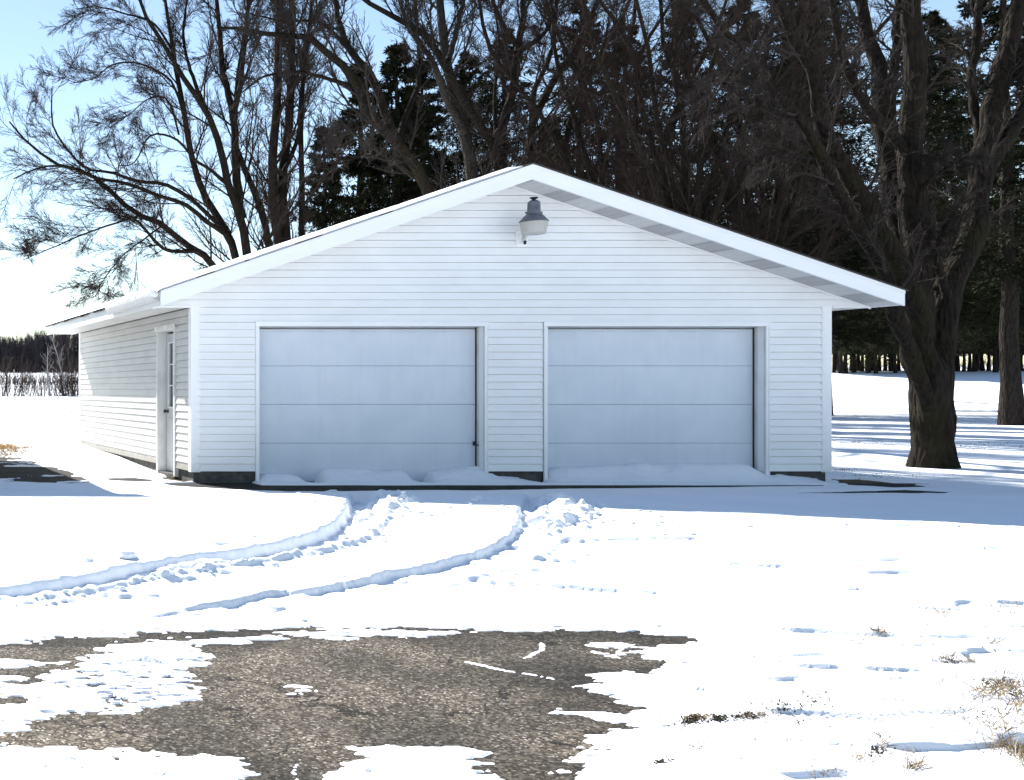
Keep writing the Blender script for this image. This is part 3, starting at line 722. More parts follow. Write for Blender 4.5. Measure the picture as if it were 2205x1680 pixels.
prof = [(.163, 3.514), (.160, 3.49), (.152, 3.44), (.140, 3.36), (.132, 3.342), (.10, 3.336), (.03, 3.334)]
n = 72; vs = []; fs = []
for r_, z_ in prof:
    for i in range(n):
        a = 2*math.pi*i/n; q = r_*(1 + (.012 if i % 2 else -.012)); vs.append((cx+q*math.cos(a), cy+q*math.sin(a), z_))
for j in range(len(prof)-1):
    for i in range(n): fs.append((j*n+i, j*n+(i+1) % n, (j+1)*n+(i+1) % n, (j+1)*n+i))
fs.append(tuple((len(prof)-1)*n+i for i in range(n)))
mb.add(vs, fs); mb.build('lens', M['lens'], bl)
mb = MB(); bx = 9.275
mb.box(bx-.085, bx+.085, YF-.035, YF-.017, 3.22, 3.44); mb.box(bx-.05, bx+.05, YF-.07, YF-.0355, 3.26, 3.37)
mb.build('mounting_box', M['trim'], bl, bevel=.004)
mb = MB(); mb.tube([(bx-.02, YF-.06, 3.31), (bx-.03, YF-.13, 3.30), (9.225, cy+.12, 3.40), (9.225, cy+.10, 3.60), (9.225, cy+.06, 3.63)], .017)
mb.tube([(bx-.01, YF-.075, 3.36), (bx-.012, YF-.09, 3.30)], .012)
mb.build('arm', M['jamb'], bl, smooth=True)
mb = MB(); mb.tube([(bx-.03, YF-.09, 3.395), (bx-.03, YF-.10, 3.375)], .014); mb.build('clamp', M['black_metal'], bl); mb = MB(); mb.tube([(bx-.005, YF-.10, 3.285), (bx-.02, YF-.115, 3.245)], .018)
mb.build('clamp', M['black_metal'], bl)

# snow on the left roof slope
def roof_snow_z(Xg, Yg):
    s = (XM-Xg)
    zt = ZSOF - SL*np.abs(s) + RT + .018
    t = .035 + .02*fbm(Xg*1.2, Yg*.8, 201, 3) + .012*fbm(Xg*6, Yg*5, 203, 3)
    e = np.minimum(np.minimum(Xg-(XE0-.03+.015*fbm(Yg*3, Yg*0, 205, 3)), Yg-(YR0-.015)+.02*fbm(Xg*5, Yg*0, 207, 3)), YR1+.01-Yg)
    e = np.minimum(e, (XM-.15-Xg))
    # wind-scoured strip close to the gutter and a bare back edge
    sc = sstep(.0, .12, e)
    back = np.interp(Yg, [14, 17.2, 18, 23], [1, 1, .9, .9])
    t2 = np.where(e > 0, .008 + t*sc*back, -.03)
    return zt + np.maximum(t2, -.012)
rs = link('roof_snow', grid_mesh('roof_snow', axis([(XE0-.05, XM-.12, .03)]), axis([(YR0-.03, 17.5, .02), (17.5, YR1+.02, .04)]), roof_snow_z), M['roof_snow'], smooth=True)
tag(rs, 'thin white snow layer lying on the left slope of the garage roof', 'snow', kind='stuff')
mb = MB(); rr = random.Random(8)
gs = MB()
for i in range(26):
    yy = YR0+.06+rr.random()*(.12 if i < 14 else 2.3); xx = gx_-.02-rr.random()*.08; r_ = rr.uniform(.018, .04)
    gs.lathe([(r_*.5, gz-.06), (r_, gz-.04+.01), (r_*.9, gz-.01+rr.random()*.02), (r_*.4, gz+.02+rr.random()*.02)], xx, yy, 9)
o = gs.build('gutter_snow', M['roof_snow'], None, smooth=True); tag(o, 'lumps of snow packed into the gutter above the side door', 'snow', kind='stuff')

# neighbouring house outside the left edge; its hip roof shades the yard
HX1, HY0, HY1, HZ = 1.90, 15.75, 24.0, 3.2
house = empty('house', (-3, 19.8, 0), 'pale house with hip roof just outside the left edge, shading the yard', 'house')
mb = MB(); mb.box(-9.0, HX1-.5, HY0+.5, HY1-.5, -.1, HZ-.15); mb.build('wall', M['house_wall'], house)
mb = MB(); a = (-9.5, HX1, HY0, HY1); hz = HZ
cxm = (a[0]+a[1])/2; rid = 1.4
mb.add([(a[0], a[2], hz-.15), (a[1], a[2], hz-.15), (a[1], a[3], hz-.15), (a[0], a[3], hz-.15), (a[0], a[2], hz), (a[1], a[2], hz), (a[1], a[3], hz), (a[0], a[3], hz), (cxm-1.5, 19.9, hz+rid), (cxm+1.5, 19.9, hz+rid)],
       [(0,3,2,1), (0,1,5,4), (1,2,6,5), (2,3,7,6), (3,0,4,7), (4,5,9,8), (5,6,9), (6,7,8,9), (7,4,8)])
mb.build('roof', M['shingle'], house)
for yy in (17.4, 20.6):
    mb = MB(); mb.box(HX1-.499, HX1-.45, yy, yy+1.1, 1.0, 2.2); w_ = mb.build('window', M['trim'], house)
    mb = MB(); mb.box(HX1-.449, HX1-.44, yy+.07, yy+1.03, 1.07, 2.13); p_ = mb.build('pane', M['glass'], None); p_.parent = w_
print('garage', time.time()-T00)

# ------------------------------------------------------------------ trees
def norm(v): return v/np.maximum(np.linalg.norm(v, axis=-1, keepdims=True), 1e-9)
def tubes(P, R, k):
    """P (M,n,3), R (M,n) -> verts, quads"""
    Mn, n = P.shape[:2]
    t = np.empty_like(P); t[:, 1:-1] = P[:, 2:]-P[:, :-2]; t[:, 0] = P[:, 1]-P[:, 0]; t[:, -1] = P[:, -1]-P[:, -2]
    t = norm(t)
    ref = np.where(np.abs(t[:, :1, 2:3]) > .8, np.array([1., 0, 0]), np.array([0, 0, 1.]))
    a = norm(np.cross(t, np.broadcast_to(ref, t.shape))); b = np.cross(t, a)
    q = 2*np.pi*np.arange(k)/k
    V = P[:, :, None, :] + R[:, :, None, None]*(np.cos(q)[None, None, :, None]*a[:, :, None, :] + np.sin(q)[None, None, :, None]*b[:, :, None, :])
    idx = np.arange(Mn*n*k).reshape(Mn, n, k)
    A = idx[:, :-1, :]; B = idx[:, 1:, :]
    Q = np.stack([A, np.roll(A, -1, 2), np.roll(B, -1, 2), B], -1).reshape(-1, 4)
    return V.reshape(-1, 3), Q
def join(parts):
    V = []; Q = []; b = 0
    for v, q in parts: V.append(v); Q.append(q+b); b += len(v)
    return np.concatenate(V), np.concatenate(Q)
def sample(P, R, s):
    n = P.shape[1]; u = s*(n-1); i = np.clip(u.astype(int), 0, n-2); f = (u-i)[:, None]
    r = np.arange(len(P))
    p = P[r, i]*(1-f)+P[r, i+1]*f; t = norm(P[r, i+1]-P[r, i]); rad = R[r, i]*(1-f[:, 0])+R[r, i+1]*f[:, 0]
    return p, t, rad
def grow(g, P, R, cnt, smin, lf, ang, n, up=.15, wob=.12, rfac=.55, rtip=.25, rmin=.004, taper=.5, even=True, flat=None):
    """children along each parent: lf = length as a fraction of parent's; vectorised"""
    plen = np.linalg.norm(np.diff(P, axis=1), axis=2).sum(1)
    plen = .5*plen + .5*plen.mean() if even else plen
    rep = np.repeat(np.arange(len(P)), cnt)
    base = (np.tile(np.arange(cnt), len(P))+g.random(len(rep)))/cnt
    s = smin+(1-smin)*base*.985
    p, t, r = sample(P[rep], R[rep], s)
    rnd = g.normal(size=p.shape); 
    if flat is not None: rnd = rnd*flat
    perp = norm(rnd - (rnd*t).sum(1, keepdims=True)*t)
    a = np.radians(ang)*(0.7+.6*g.random(len(rep)))
    d = norm(t*np.cos(a)[:, None]+perp*np.sin(a)[:, None])
    ln = plen[rep]*lf*(1-taper*s)*(.55+.75*g.random(len(rep)))
    C_ = np.empty((len(rep), n, 3)); C_[:, 0] = p
    st = (ln/(n-1))[:, None]
    for j in range(1, n):
        C_[:, j] = C_[:, j-1]+d*st
        d = norm(d+wob*g.normal(size=d.shape)+np.array([0, 0, up]))
    r0 = np.maximum(r*rfac, rmin)
    w = np.linspace(0, 1, n)[None]
    RR = r0[:, None]*(1-w)+np.maximum(r0*rtip, rmin*.6)[:, None]*w
    return C_, RR
def resample(P, n=14):
    P = smooth_line(P, 60); d = np.r_[0, np.cumsum(np.linalg.norm(np.diff(P, axis=0), axis=1))]
    u = np.linspace(0, d[-1], n); return np.stack([np.interp(u, d, P[:, i]) for i in range(3)], 1)
def bare_tree(name, limbs, bark_m, twig_m, label, group, seed, dens=(11, 7, 6, 4), ups=(.10, .06, .02, 0), lf=(.38, .5, .5, .6), kr=.0062, wob=.10, flare=None, slim=1.0, fine=False, cap=.045, angs=(36, 30, 28, 28), smin=.28):
    """limbs: list of (points world Nx3, r0, r1)"""
    g = np.random.default_rng(seed)
    P = []; R = []
    for pts, r0, r1 in limbs:
        q = resample(np.array(pts, float), 22)
        q[1:-1] += g.normal(size=(20, 3))*.35*max(r0*.25, .012)
        r0 *= slim; P.append(q); w = np.linspace(0, 1, 22); R.append(r0*(1-w)**.85+r1*(1-(1-w)**.85))
    P = np.array(P); R = np.array(R)
    if flare is not None: R = R*(1+flare[0]*np.exp(-np.maximum(P[:, :, 2]-far_z(P[0, 0, 0], P[0, 0, 1]), 0)/flare[1]))
    root = empty(name, tuple(P[0, 0]), label, 'tree', group)
    KS = 36 if fine else 14
    if fine:
        P0, R0 = P, R; P = np.array([resample(q_, 90) for q_ in P0]); R = np.array([np.interp(np.linspace(0, 1, 90), np.linspace(0, 1, 22), q_) for q_ in R0])
    V, Q = tubes(P, R, KS)
    if len(V) and max(R[:, 0]) > .2:
        nrm = (fbm(V[:, 0]*16+V[:, 1]*14, V[:, 2]*2.4, 3, 4)*.045 + fbm(V[:, 0]*3+V[:, 1]*3, V[:, 2]*3, 13, 2)*.06) if fine else fbm(V[:, 0]*9+V[:, 1]*7, V[:, 2]*1.8, 3, 4)*.022
        cen = np.repeat(P.reshape(-1, 3), KS, 0); dv = V-cen; rr_ = np.linalg.norm(dv, axis=1, keepdims=True)
        V = V+dv/np.maximum(rr_, 1e-6)*(nrm[:, None]*np.minimum(rr_/.3, 1))
    link('trunk', np_mesh('trunk', V, Q, 4), bark_m, root, smooth=True)
    if fine: P, R = P0, R0
    B1, R1 = grow(g, P, R, dens[0], smin, lf[0], angs[0], 10, ups[0], wob*.8, .34, .3, kr*1.8, taper=.4)
    R1 = np.minimum(R1, cap*np.linspace(1, .3, 10)[None])
    B2, R2 = grow(g, B1, R1, dens[1], .15, lf[1], angs[1], 7, ups[1], wob*.75, .6, .3, kr*1.25, taper=.35)
    B3, R3 = grow(g, B2, R2, dens[2], .12, lf[2], angs[2], 5, ups[2], wob*.55, .65, .45, kr*.9, taper=.3)
    tips = np.concatenate([B3[:, :, :]]); 
    B4, R4 = grow(g, B3, R3, dens[3], .15, lf[3], angs[3], 4, ups[3], wob*.5, .7, .5, kr*.72, taper=.3)
    # twigs straight off the limbs too
    B5, R5 = grow(g, B1, R1, dens[1]*2, .1, .22, 50, 4, .05, wob, .3, .4, kr)
    V, Q = join([tubes(B1, R1, 7), tubes(B2, R2, 5), tubes(B3, R3, 3), tubes(B4, R4, 3), tubes(B5, R5, 3)])
    link('crown', np_mesh('crown', V, Q, 4), twig_m, root)
    return root, len(Q)
def limb(pts, Y0, Y1, r0, r1, w0=None):
    n = len(pts); out = []
    for i, (x, y) in enumerate(pts):
        Y = Y0+(Y1-Y0)*(i/(n-1))**1.2
        out.append(W(x, y, Y))
    return (np.array(out), r0, r1)
nq = 0
# --- left multi-stem tree
YT = 31.0
b0 = (560, 936)
L1 = [limb([b0,(520,700),(462,571),(421,540),(381,512),(353,484),(302,464),(254,429),(214,389),(171,369),(119,353),(60,310),(20,262)], YT, YT-3, .16, .018),
 limb([b0,(530,720),(508,556),(472,476),(440,420),(421,377),(401,270),(385,180),(373,111),(355,0),(340,-80)], YT, YT+2, .17, .03),
 limb([(508,556),(485,505),(445,478),(397,440),(329,417),(278,397),(210,385),(150,360),(90,360),(30,385)], YT+.2, YT-4, .085, .015),
 limb([(478,490),(440,455),(400,420),(345,395),(300,392),(240,372),(180,360),(130,300),(112,265),(112,190)], YT+.2, YT-1, .075, .015),
 limb([(421,540),(370,541),(340,525),(300,480),(275,462)], YT-.8, YT-2.5, .07, .02),
 limb([b0,(548,720),(532,552),(516,468),(492,397),(468,298),(444,238),(381,151),(357,99),(305,20),(290,-60)], YT, YT-1, .19, .03),
 limb([(520,470),(508,357),(500,238),(480,159),(472,60),(460,-60)], YT-.2, YT+1.5, .15, .04),
 limb([(505,238),(518,180),(532,40),(540,-80)], YT, YT-1, .09, .03),
 limb([b0,(590,700),(579,528),(556,437),(520,349),(504,278),(512,179),(532,40),(545,-60)], YT, YT+1, .15, .035),
 limb([(492,397),(470,380),(445,360),(420,345),(380,300),(325,292),(290,350),(255,357)], YT, YT-3, .055, .01),
 limb([(385,290),(360,215),(320,213),(280,245),(235,275)], YT, YT+2, .035, .008),
 limb([(401,270),(372,180),(330,150),(290,135),(240,140),(200,170),(150,180)], YT+.5, YT-2, .045, .01),
 limb([(372,111),(330,50),(270,30),(210,15),(165,20)], YT+1, YT-1, .045, .01),
 limb([(353,484),(310,515),(265,550),(225,600),(205,640)], YT-1.5, YT-3, .03, .008),
 limb([(302,464),(250,480),(180,505),(110,535),(50,560)], YT-2, YT-4, .035, .008),
 limb([(444,238),(410,150),(395,70),(410,-40)], YT, YT+2, .07, .02),
]
_, k = bare_tree('bare_tree', L1, M['bark'], M['twig'], 'leafless multi-stemmed tree spreading into open sky behind the left roof slope', 'bare trees behind the garage', 11, dens=(15, 9, 7, 5), lf=(.27, .44, .5, .55), flare=(.3, .5), ups=(.05, .01, .0, .01), kr=.0040, cap=.028, slim=.84); nq += k
# --- twin upright trunks
YT = 37.0
L2 = [limb([(640,915),(612,600),(588,430),(590,300),(597,180),(600,40),(605,-100)], YT, YT, .20, .09),
 limb([(640,915),(622,600),(606,400),(618,300),(626,180),(628,40),(632,-100)], YT, YT+1, .20, .09),
 limb([(640,915),(650,500),(648,300),(655,150),(670,20),(680,-80)], YT, YT+1, .13, .04),
 limb([(606,380),(640,300),(650,200),(655,100),(690,0)], YT, YT+1.5, .08, .02)]
_, k = bare_tree('bare_tree', L2, M['bark'], M['twig'], 'leafless tree with two straight upright trunks left of the small dark conifer', 'bare trees behind the garage', 12, dens=(18, 8, 6, 5), lf=(.20, .5, .5, .55)); nq += k
# --- leaning limb tree left of the peak
YT = 33.0
L3 = [limb([(985,930),(960,550),(925,417),(905,380),(857,310),(798,254),(774,198),(746,147),(700,110),(667,79),(590,78),(530,62),(470,60)], YT, YT-5, .24, .03),
 limb([(860,315),(835,260),(800,165),(754,111),(735,60),(726,24),(715,-60)], YT-1.5, YT, .13, .05),
 limb([(857,310),(870,260),(900,180),(900,100),(890,-40)], YT-1.5, YT+1, .09, .03),
 limb([(770,190),(690,165),(640,155),(570,165),(520,200)], YT-2, YT-6, .06, .015),
 limb([(754,111),(690,50),(610,45),(540,30)], YT-1, YT-4, .05, .015),
 limb([(905,385),(850,350),(790,335),(740,345),(690,320)], YT-.5, YT-5, .05, .012)]
_, k = bare_tree('bare_tree', L3, M['bark'], M['twig_grey'], 'leafless tree whose thick trunk leans left over the middle of the left roof slope', 'bare trees behind the garage', 13, dens=(12, 8, 6, 5), lf=(.28, .45, .5, .55)); nq += k
YT = 34.0
L4 = [limb([(1040,925),(1030,600),(1016,381),(1000,286),(976,198),(960,119),(952,60),(945,-80)], YT, YT+1, .25, .09),
 limb([(1000,286),(960,210),(930,130),(880,60),(850,-40)], YT, YT-3, .11, .03),
 limb([(965,130),(985,60),(1010,-60)], YT, YT+1, .09, .04)]
_, k = bare_tree('bare_tree', L4, M['bark_grey'], M['twig_grey'], 'leafless grey-barked tree rising steeply just left of the roof peak', 'bare trees behind the garage', 14, dens=(13, 8, 6, 5), lf=(.26, .5, .5, .55)); nq += k
YT = 35.0
L5 = [limb([(1095,924),(1085,600),(1075,369),(1060,310),(1016,246),(976,175),(921,87),(873,52),(817,20),(760,-20)], YT, YT-4, .20, .05),
 limb([(1062,315),(1087,254),(1103,198),(1110,140),(1115,99),(1127,24),(1130,-60)], YT, YT+1, .15, .06),
 limb([(1112,115),(1150,90),(1180,60),(1210,-20)], YT, YT+2, .09, .03),
 limb([(1115,99),(1080,50),(1060,0),(1050,-60)], YT, YT-2, .07, .03),
 limb([(1068,300),(1065,200),(1075,100),(1060,-20)], YT, YT+2, .06, .02)]
_, k = bare_tree('bare_tree', L5, M['bark'], M['twig_grey'], 'leafless tree forking in a narrow vee directly behind the roof peak', 'bare trees behind the garage', 15, dens=(13, 8, 6, 5), lf=(.26, .5, .5, .55)); nq += k
YT = 36.0
L6 = [limb([(1150,920),(1145,600),(1139,345),(1143,278),(1179,198),(1222,131),(1260,60),(1286,8),(1310,-60)], YT, YT+1, .20, .06),
 limb([(1143,278),(1150,200),(1190,100),(1200,-40)], YT, YT-1, .09, .03),
 limb([(1150,900),(1190,500),(1215,330),(1240,220),(1290,120),(1340,40),(1380,-60)], YT, YT-2, .13, .04)]
_, k = bare_tree('bare_tree', L6, M['bark'], M['twig'], 'leafless dark tree leaning right just behind the right side of the roof peak', 'bare trees behind the garage', 16, dens=(14, 8, 7, 5), lf=(.3, .5, .5, .55)); nq += k
# --- dense thicket trees right of the peak
for i, (bx_, Yt, lab) in enumerate(((1330, 33, 'leafless tree with a dense brown crown nearest the roof peak on its right side'),
                       (1480, 30, 'leafless brown tree with very dense twigs above the middle of the right roof slope'),
                       (1640, 31, 'leafless brown tree with dense drooping twigs above the lower right roof slope'))):
    rr = random.Random(30+i); LL = []
    by = VY + CAMZ*F/Yt
    for j in range(7):
        dx = (j-3)*rr.uniform(45, 70)
        LL.append(limb([(bx_, by), (bx_+dx*.10, 620), (bx_+dx*.45, 420), (bx_+dx*.9+rr.uniform(-15, 15), 250), (bx_+dx*1.4+rr.uniform(-30, 30), 110), (bx_+dx*1.8+rr.uniform(-40, 40), -20), (bx_+dx*2.0, -90)],
                       Yt, Yt+rr.uniform(-3, 3), .11, .03))
    _, k = bare_tree('bare_tree', LL, M['bark'], M['twig'], lab, 'bare trees behind the garage', 40+i, dens=(12, 7, 6, 4), lf=(.24, .5, .55, .6), ups=(.02, -.02, -.04, -.03), smin=.15, kr=.0048); nq += k
# --- big maple right of the garage
YT = 17.7
tb = (2008, 1016)
L7 = [limb([tb,(2004,930),(1998,840),(1985,760),(1972,651),(1966,540),(1968,437),(1960,337),(1966,240),(1968,159),(1962,60),(1960,-60)], YT, YT, .23, .105),
 limb([tb,(2006,920),(2002,840),(1990,740),(1964,651),(1925,556),(1869,456),(1813,357),(1766,258),(1754,159),(1706,71),(1680,0),(1660,-70)], YT, YT-1.5, .175, .055),
 limb([tb,(2004,920),(1992,840),(1960,760),(1935,690),(1905,599),(1853,496),(1805,417),(1774,357),(1734,270),(1655,187),(1580,90),(1530,30),(1500,-20)], YT, YT-2.4, .12, .03),
 limb([(1962,560),(1940,520),(1922,420),(1913,357),(1897,278),(1893,159),(1865,60),(1850,-60)], YT+.1, YT+1, .13, .075),
 limb([(1914,340),(1917,238),(1929,99),(1940,-60)], YT+.6, YT+1.2, .08, .05),
 limb([(1962,350),(1930,300),(1893,258),(1857,218),(1829,159),(1806,79),(1790,-20)], YT, YT-1, .07, .04),
 limb([tb,(2014,920),(2018,840),(2026,760),(2036,655),(2060,590),(2083,536),(2103,460),(2111,417),(2117,337),(2143,218),(2165,130),(2183,40),(2200,-60)], YT, YT+.8, .21, .085),
 limb([(2113,400),(2140,340),(2175,290),(2215,225),(2280,120)], YT+.6, YT+.2, .11, .05),
 limb([(2113,370),(2107,278),(2091,179),(2103,80),(2110,-60)], YT+.6, YT+1.4, .07, .045),
 limb([(1970,437),(1990,400),(2040,360),(2070,345)], YT, YT-.8, .045, .012),
 limb([(2040,640),(2020,560),(2030,500),(2060,440)], YT, YT-.6, .06, .02),
 limb([(1766,258),(1700,250),(1620,220),(1560,180)], YT-1, YT-2.5, .04, .012),
 limb([(1813,357),(1740,330),(1660,330),(1600,360)], YT-1, YT-2.2, .035, .010),
 limb([(1706,71),(1650,90),(1580,150),(1530,220)], YT-1.4, YT-2.8, .03, .008),
]
_, k = bare_tree('maple_tree', L7, M['bark'], M['twig_grey'], 'huge multi-stemmed leafless maple with a thick dark trunk beside the right corner of the garage', None, 17, dens=(15, 8, 6, 5), lf=(.20, .5, .5, .55), ups=(.02, -.03, -.05, -.04), kr=.0028, cap=.024, fine=True, flare=(.42, .45), smin=.30, wob=.11); nq += k
for o in list(C.objects):
    if o.name == 'maple_tree' and 'group' in o: del o['group']
print('bare trees', time.time()-T00, nq)

# --- conifers
def conifer(seed, H, rad, z0, droop, nm, ntw=16, nsl=16, sl=.20, sw=.026, trunk_r=.28):
    g = np.random.default_rng(seed)
    tz = np.linspace(0, H, 12); tp = np.stack([g.normal(size=12)*.04, g.normal(size=12)*.04, tz], 1); tp[0] = 0
    TR = trunk_r*(1-tz/H)**.9+.02; TR[0] *= 1.35
    tv = tubes(tp[None], TR[None], 12)
    zs = []; z = z0
    while z < H-.3: zs += [z+g.normal()*.1 for _ in range(nm)]; z += .42
    zs = np.array(zs); n = len(zs); az = g.random(n)*2*np.pi
    fr = (zs-z0)/(H-z0); ln = rad*np.clip(1-fr, 0, 1)**.75*(.6+.55*g.random(n)); ln = np.maximum(ln*np.interp(fr, [0, .12, 1], [.8, 1, 1]), .25)
    d = np.stack([np.cos(az), np.sin(az), np.full(n, .0)+.35*fr-.05], 1); d = norm(d)
    P = np.empty((n, 7, 3)); P[:, 0] = np.stack([np.cos(az)*.05, np.sin(az)*.05, zs], 1)
    for j in range(1, 7):
        P[:, j] = P[:, j-1]+d*(ln/6)[:, None]; d = norm(d+.07*g.normal(size=d.shape)+np.array([0, 0, -droop*(1.2-j*.28)]))
    R = (.012+.006*ln)[:, None]*np.linspace(1, .25, 7)[None]+.0
    B, RB = grow(g, P, R, ntw, .12, .30, 58, 4, -.10, .12, .5, .4, .004, taper=.45, even=False)
    parts_w = [tubes(P, R, 4), tubes(B, RB, 3)]
    # needle sprays: slender blades along every twig
    rep = np.repeat(np.arange(len(B)), nsl); s = g.random(len(rep)); p, t, _ = sample(B[rep], RB[rep], s)
    rnd = g.normal(size=p.shape); perp = norm(rnd-(rnd*t).sum(1, keepdims=True)*t)
    dd = norm(t*.9+perp*.9+np.array([0, 0, -.25])); side = norm(np.cross(dd, g.normal(size=p.shape)))
    l = sl*(.5+.8*g.random(len(rep)))[:, None]; w = sw*(.6+.8*g.random(len(rep)))[:, None]
    V = np.stack([p-side*w*.3, p+dd*l*.5-side*w, p+dd*l, p+dd*l*.5+side*w], 1).reshape(-1, 3)
    Q = np.arange(len(V)).reshape(-1, 4)
    fol = join(parts_w+[(V, Q)])
    me_t = np_mesh('trunk', *tv, 4); me_t.shade_smooth(); me_t.materials.append(M['bark_spruce'])
    return me_t, fol
def add_conifer(var, x, y, z, s, rot, name, label, group, needles):
    root = empty(name, (x, y, z), label, 'tree', group); root.rotation_euler = (0, 0, rot); root.scale = (s, s, s)
    for nm_, me_ in (('trunk', var[0]), ('crown', var[1])):
        o = bpy.data.objects.new(nm_, me_); C.objects.link(o); o.parent = root
    return root
def mkvar(*a, needles='needles', **k):
    t, f = conifer(*a, **k); me_c = np_mesh('crown', *f, 4); me_c.materials.append(M[needles]); return (t, me_c)
SP = [mkvar(101, 19, 4.8, 3.5, .05, 6, ntw=12, nsl=15), mkvar(102, 21, 4.4, 3.8, .07, 6, ntw=12, nsl=15), mkvar(103, 14, 3.2, 1.5, .03, 6, ntw=12, nsl=17)]
spr = [ # screen x, Y, variant, scale, label
 (700, 44, 2, .84, 'small dark spruce tangled behind the twin upright trunks'),
 (775, 47, 2, 1.08, 'pointed dark spruce between the twin trunks and the leaning trunk'),
 (905, 50, 2, 1.15, 'dark spruce seen through limbs left of the roof peak'),
 (1010, 52, 0, .90, 'tall dark spruce behind the steep grey trunk left of the peak'),
 (855, 46, 2, 1.12, 'dark spruce filling the space behind the tree that leans over the left roof slope'),
 (1085, 50, 0, .92, 'dark spruce directly behind the roof peak'),
 (1250, 55, 1, .98, 'dark spruce a short way right of the roof peak, between two taller tips'),
 (1180, 58, 2, 1.1, 'dark spruce low behind the right side of the roof peak'),
 (1345, 52, 0, .98, 'tall dark spruce whose tip rises right of the roof peak'),
 (1470, 56, 1, 1.0, 'tall dark spruce above the middle of the right roof slope'),
 (1590, 50, 0, 1.0, 'tall dark spruce behind the dense brown twigs over the right roof slope'),
 (1700, 56, 1, 1.05, 'tall dark spruce above the lower end of the right roof slope'),
 (1768, 50, 0, 1.05, 'tall dark spruce whose foot is hidden by the right garage corner'),
 (1740, 66, 1, 1.15, 'tall dark spruce filling the gap between garage corner and maple'),
 (2000, 58, 0, 1.1, 'tall dark spruce standing behind the maple trunk'),
 (2022, 70, 1, 1.15, 'tall dark spruce showing between the maple and the spruce with a thick trunk'),
 (2260, 56, 0, 1.1, 'tall dark spruce cut by the right edge of the frame'),
]
for i, (sx_, Y, v_, s, lab) in enumerate(spr):
    X = (sx_-VX)*Y/F
    add_conifer(SP[v_], X, Y, float(far_z(np.float64(X), np.float64(Y))), s, i*1.3, 'spruce_tree', lab, 'dark spruces behind the garage', None)
# near spruce with thick leaning trunk at the right edge
V4 = mkvar(104, 17, 3.2, 4.6, .05, 5, ntw=12, nsl=17, trunk_r=.26)
X = (2180-VX)*37.0/F
r_ = add_conifer(V4, X, 37.0, 0, 1, 2.0, 'spruce_tree', 'nearer spruce with a thick bare lower trunk at the right edge of the frame', 'dark spruces behind the garage', None)
r_.rotation_euler = (0, math.radians(-1.2), 0)
# plantation pines across the field
PV = [mkvar(111, 13, 2.6, 2.6, .06, 4, ntw=8, nsl=9, sl=.42, sw=.10, trunk_r=.10, needles='pine_needles'), mkvar(112, 15, 2.8, 3.0, .05, 4, ntw=8, nsl=9, sl=.42, sw=.10, trunk_r=.12, needles='pine_needles')]
rr = random.Random(77); k = 0
for row in range(3):
    sx_ = 1700+row*7
    while sx_ < 2290:
        Y = 100+row*7+rr.uniform(-3.0, 5.0); X = (sx_-VX)*Y/F
        add_conifer(PV[k % 2], X, Y, float(far_z(np.float64(X), np.float64(Y)))-.05, rr.uniform(.85, 1.1), rr.random()*6, 'pine_tree', 'pine with thin bare lower trunk in the plantation row across the right field', 'pines in the plantation across the field', None)
        k += 1; sx_ += rr.choice([rr.uniform(9, 18), rr.uniform(20, 48)])
print('conifers', time.time()-T00, [len(v[1].polygons) for v in SP], k)

# --- far wood on the left, one mass
def stick_trees(g, xs, ys, zs, hs, nb, rr0, ang=28, sub=3):
    n = len(xs); P = np.empty((n, 5, 3)); d = np.tile(np.array([0, 0, 1.]), (n, 1))
    P[:, 0] = np.stack([xs, ys, zs], 1)
    for j in range(1, 5):
        P[:, j] = P[:, j-1]+d*(hs/4)[:, None]; d = norm(d+.07*g.normal(size=d.shape)*np.array([1, 1, .3]))
    R = rr0*np.linspace(1, .3, 5)[None]*np.ones((n, 1))
    B, RB = grow(g, P, R, nb, .03, .33, ang, 4, .12, .1, .5, .4, rr0*.22)
    B2, RB2 = grow(g, B, RB, sub, .2, .5, 35, 3, .08, .1, .7, .5, rr0*.16)
    return join([tubes(P, R, 4), tubes(B, RB, 3), tubes(B2, RB2, 3)])
g = np.random.default_rng(5)
n = 2600; Y = 235+g.random(n)*60; q = -.05+g.random(n)*.42; X = q*Y
hh = np.interp(q, [-.1, .14, .165, .185, .21, .45], [7.0, 7.2, 7.4, 9.0, 9.6, 10.5])*(.82+.3*g.random(n))
V, Q = stick_trees(g, X, Y, far_z(X, Y)-.2, hh, 22, .10, 24, 3)
o = link('far_forest', np_mesh('far_forest', V, Q, 4), M['forest']); tag(o, 'dark leafless forest along the horizon left of the garage', 'forest', kind='stuff')
# brush line: shrubs and thin birches
def shrub_mesh(seed, h, n_, r0, spread):
    g = np.random.default_rng(seed); P = np.empty((n_, 5, 3)); a = g.random(n_)*6.28; rr_ = g.random(n_)*spread*.35
    P[:, 0] = np.stack([np.cos(a)*rr_, np.sin(a)*rr_, np.zeros(n_)], 1); d = norm(np.stack([np.cos(a)*.35, np.sin(a)*.35, np.ones(n_)], 1)+g.normal(size=(n_, 3))*.2)
    l = h*(.5+.6*g.random(n_))
    for j in range(1, 5):
        P[:, j] = P[:, j-1]+d*(l/4)[:, None]; d = norm(d+.13*g.normal(size=d.shape))
    R = r0*np.linspace(1, .35, 5)[None]*np.ones((n_, 1))
    B, RB = grow(g, P, R, 7, .2, .4, 35, 4, .1, .12, .6, .5, r0*.4)
    return join([tubes(P, R, 3), tubes(B, RB, 3)])
shr = [np_mesh('shrub', *shrub_mesh(300+i, 3.2, 22, .026, 2.2), 4) for i in range(3)]
for s_ in shr: s_.materials.append(M['brush'])
rr = random.Random(9); pos = ['at the frame edge', 'second from the frame edge', 'third from the frame edge']
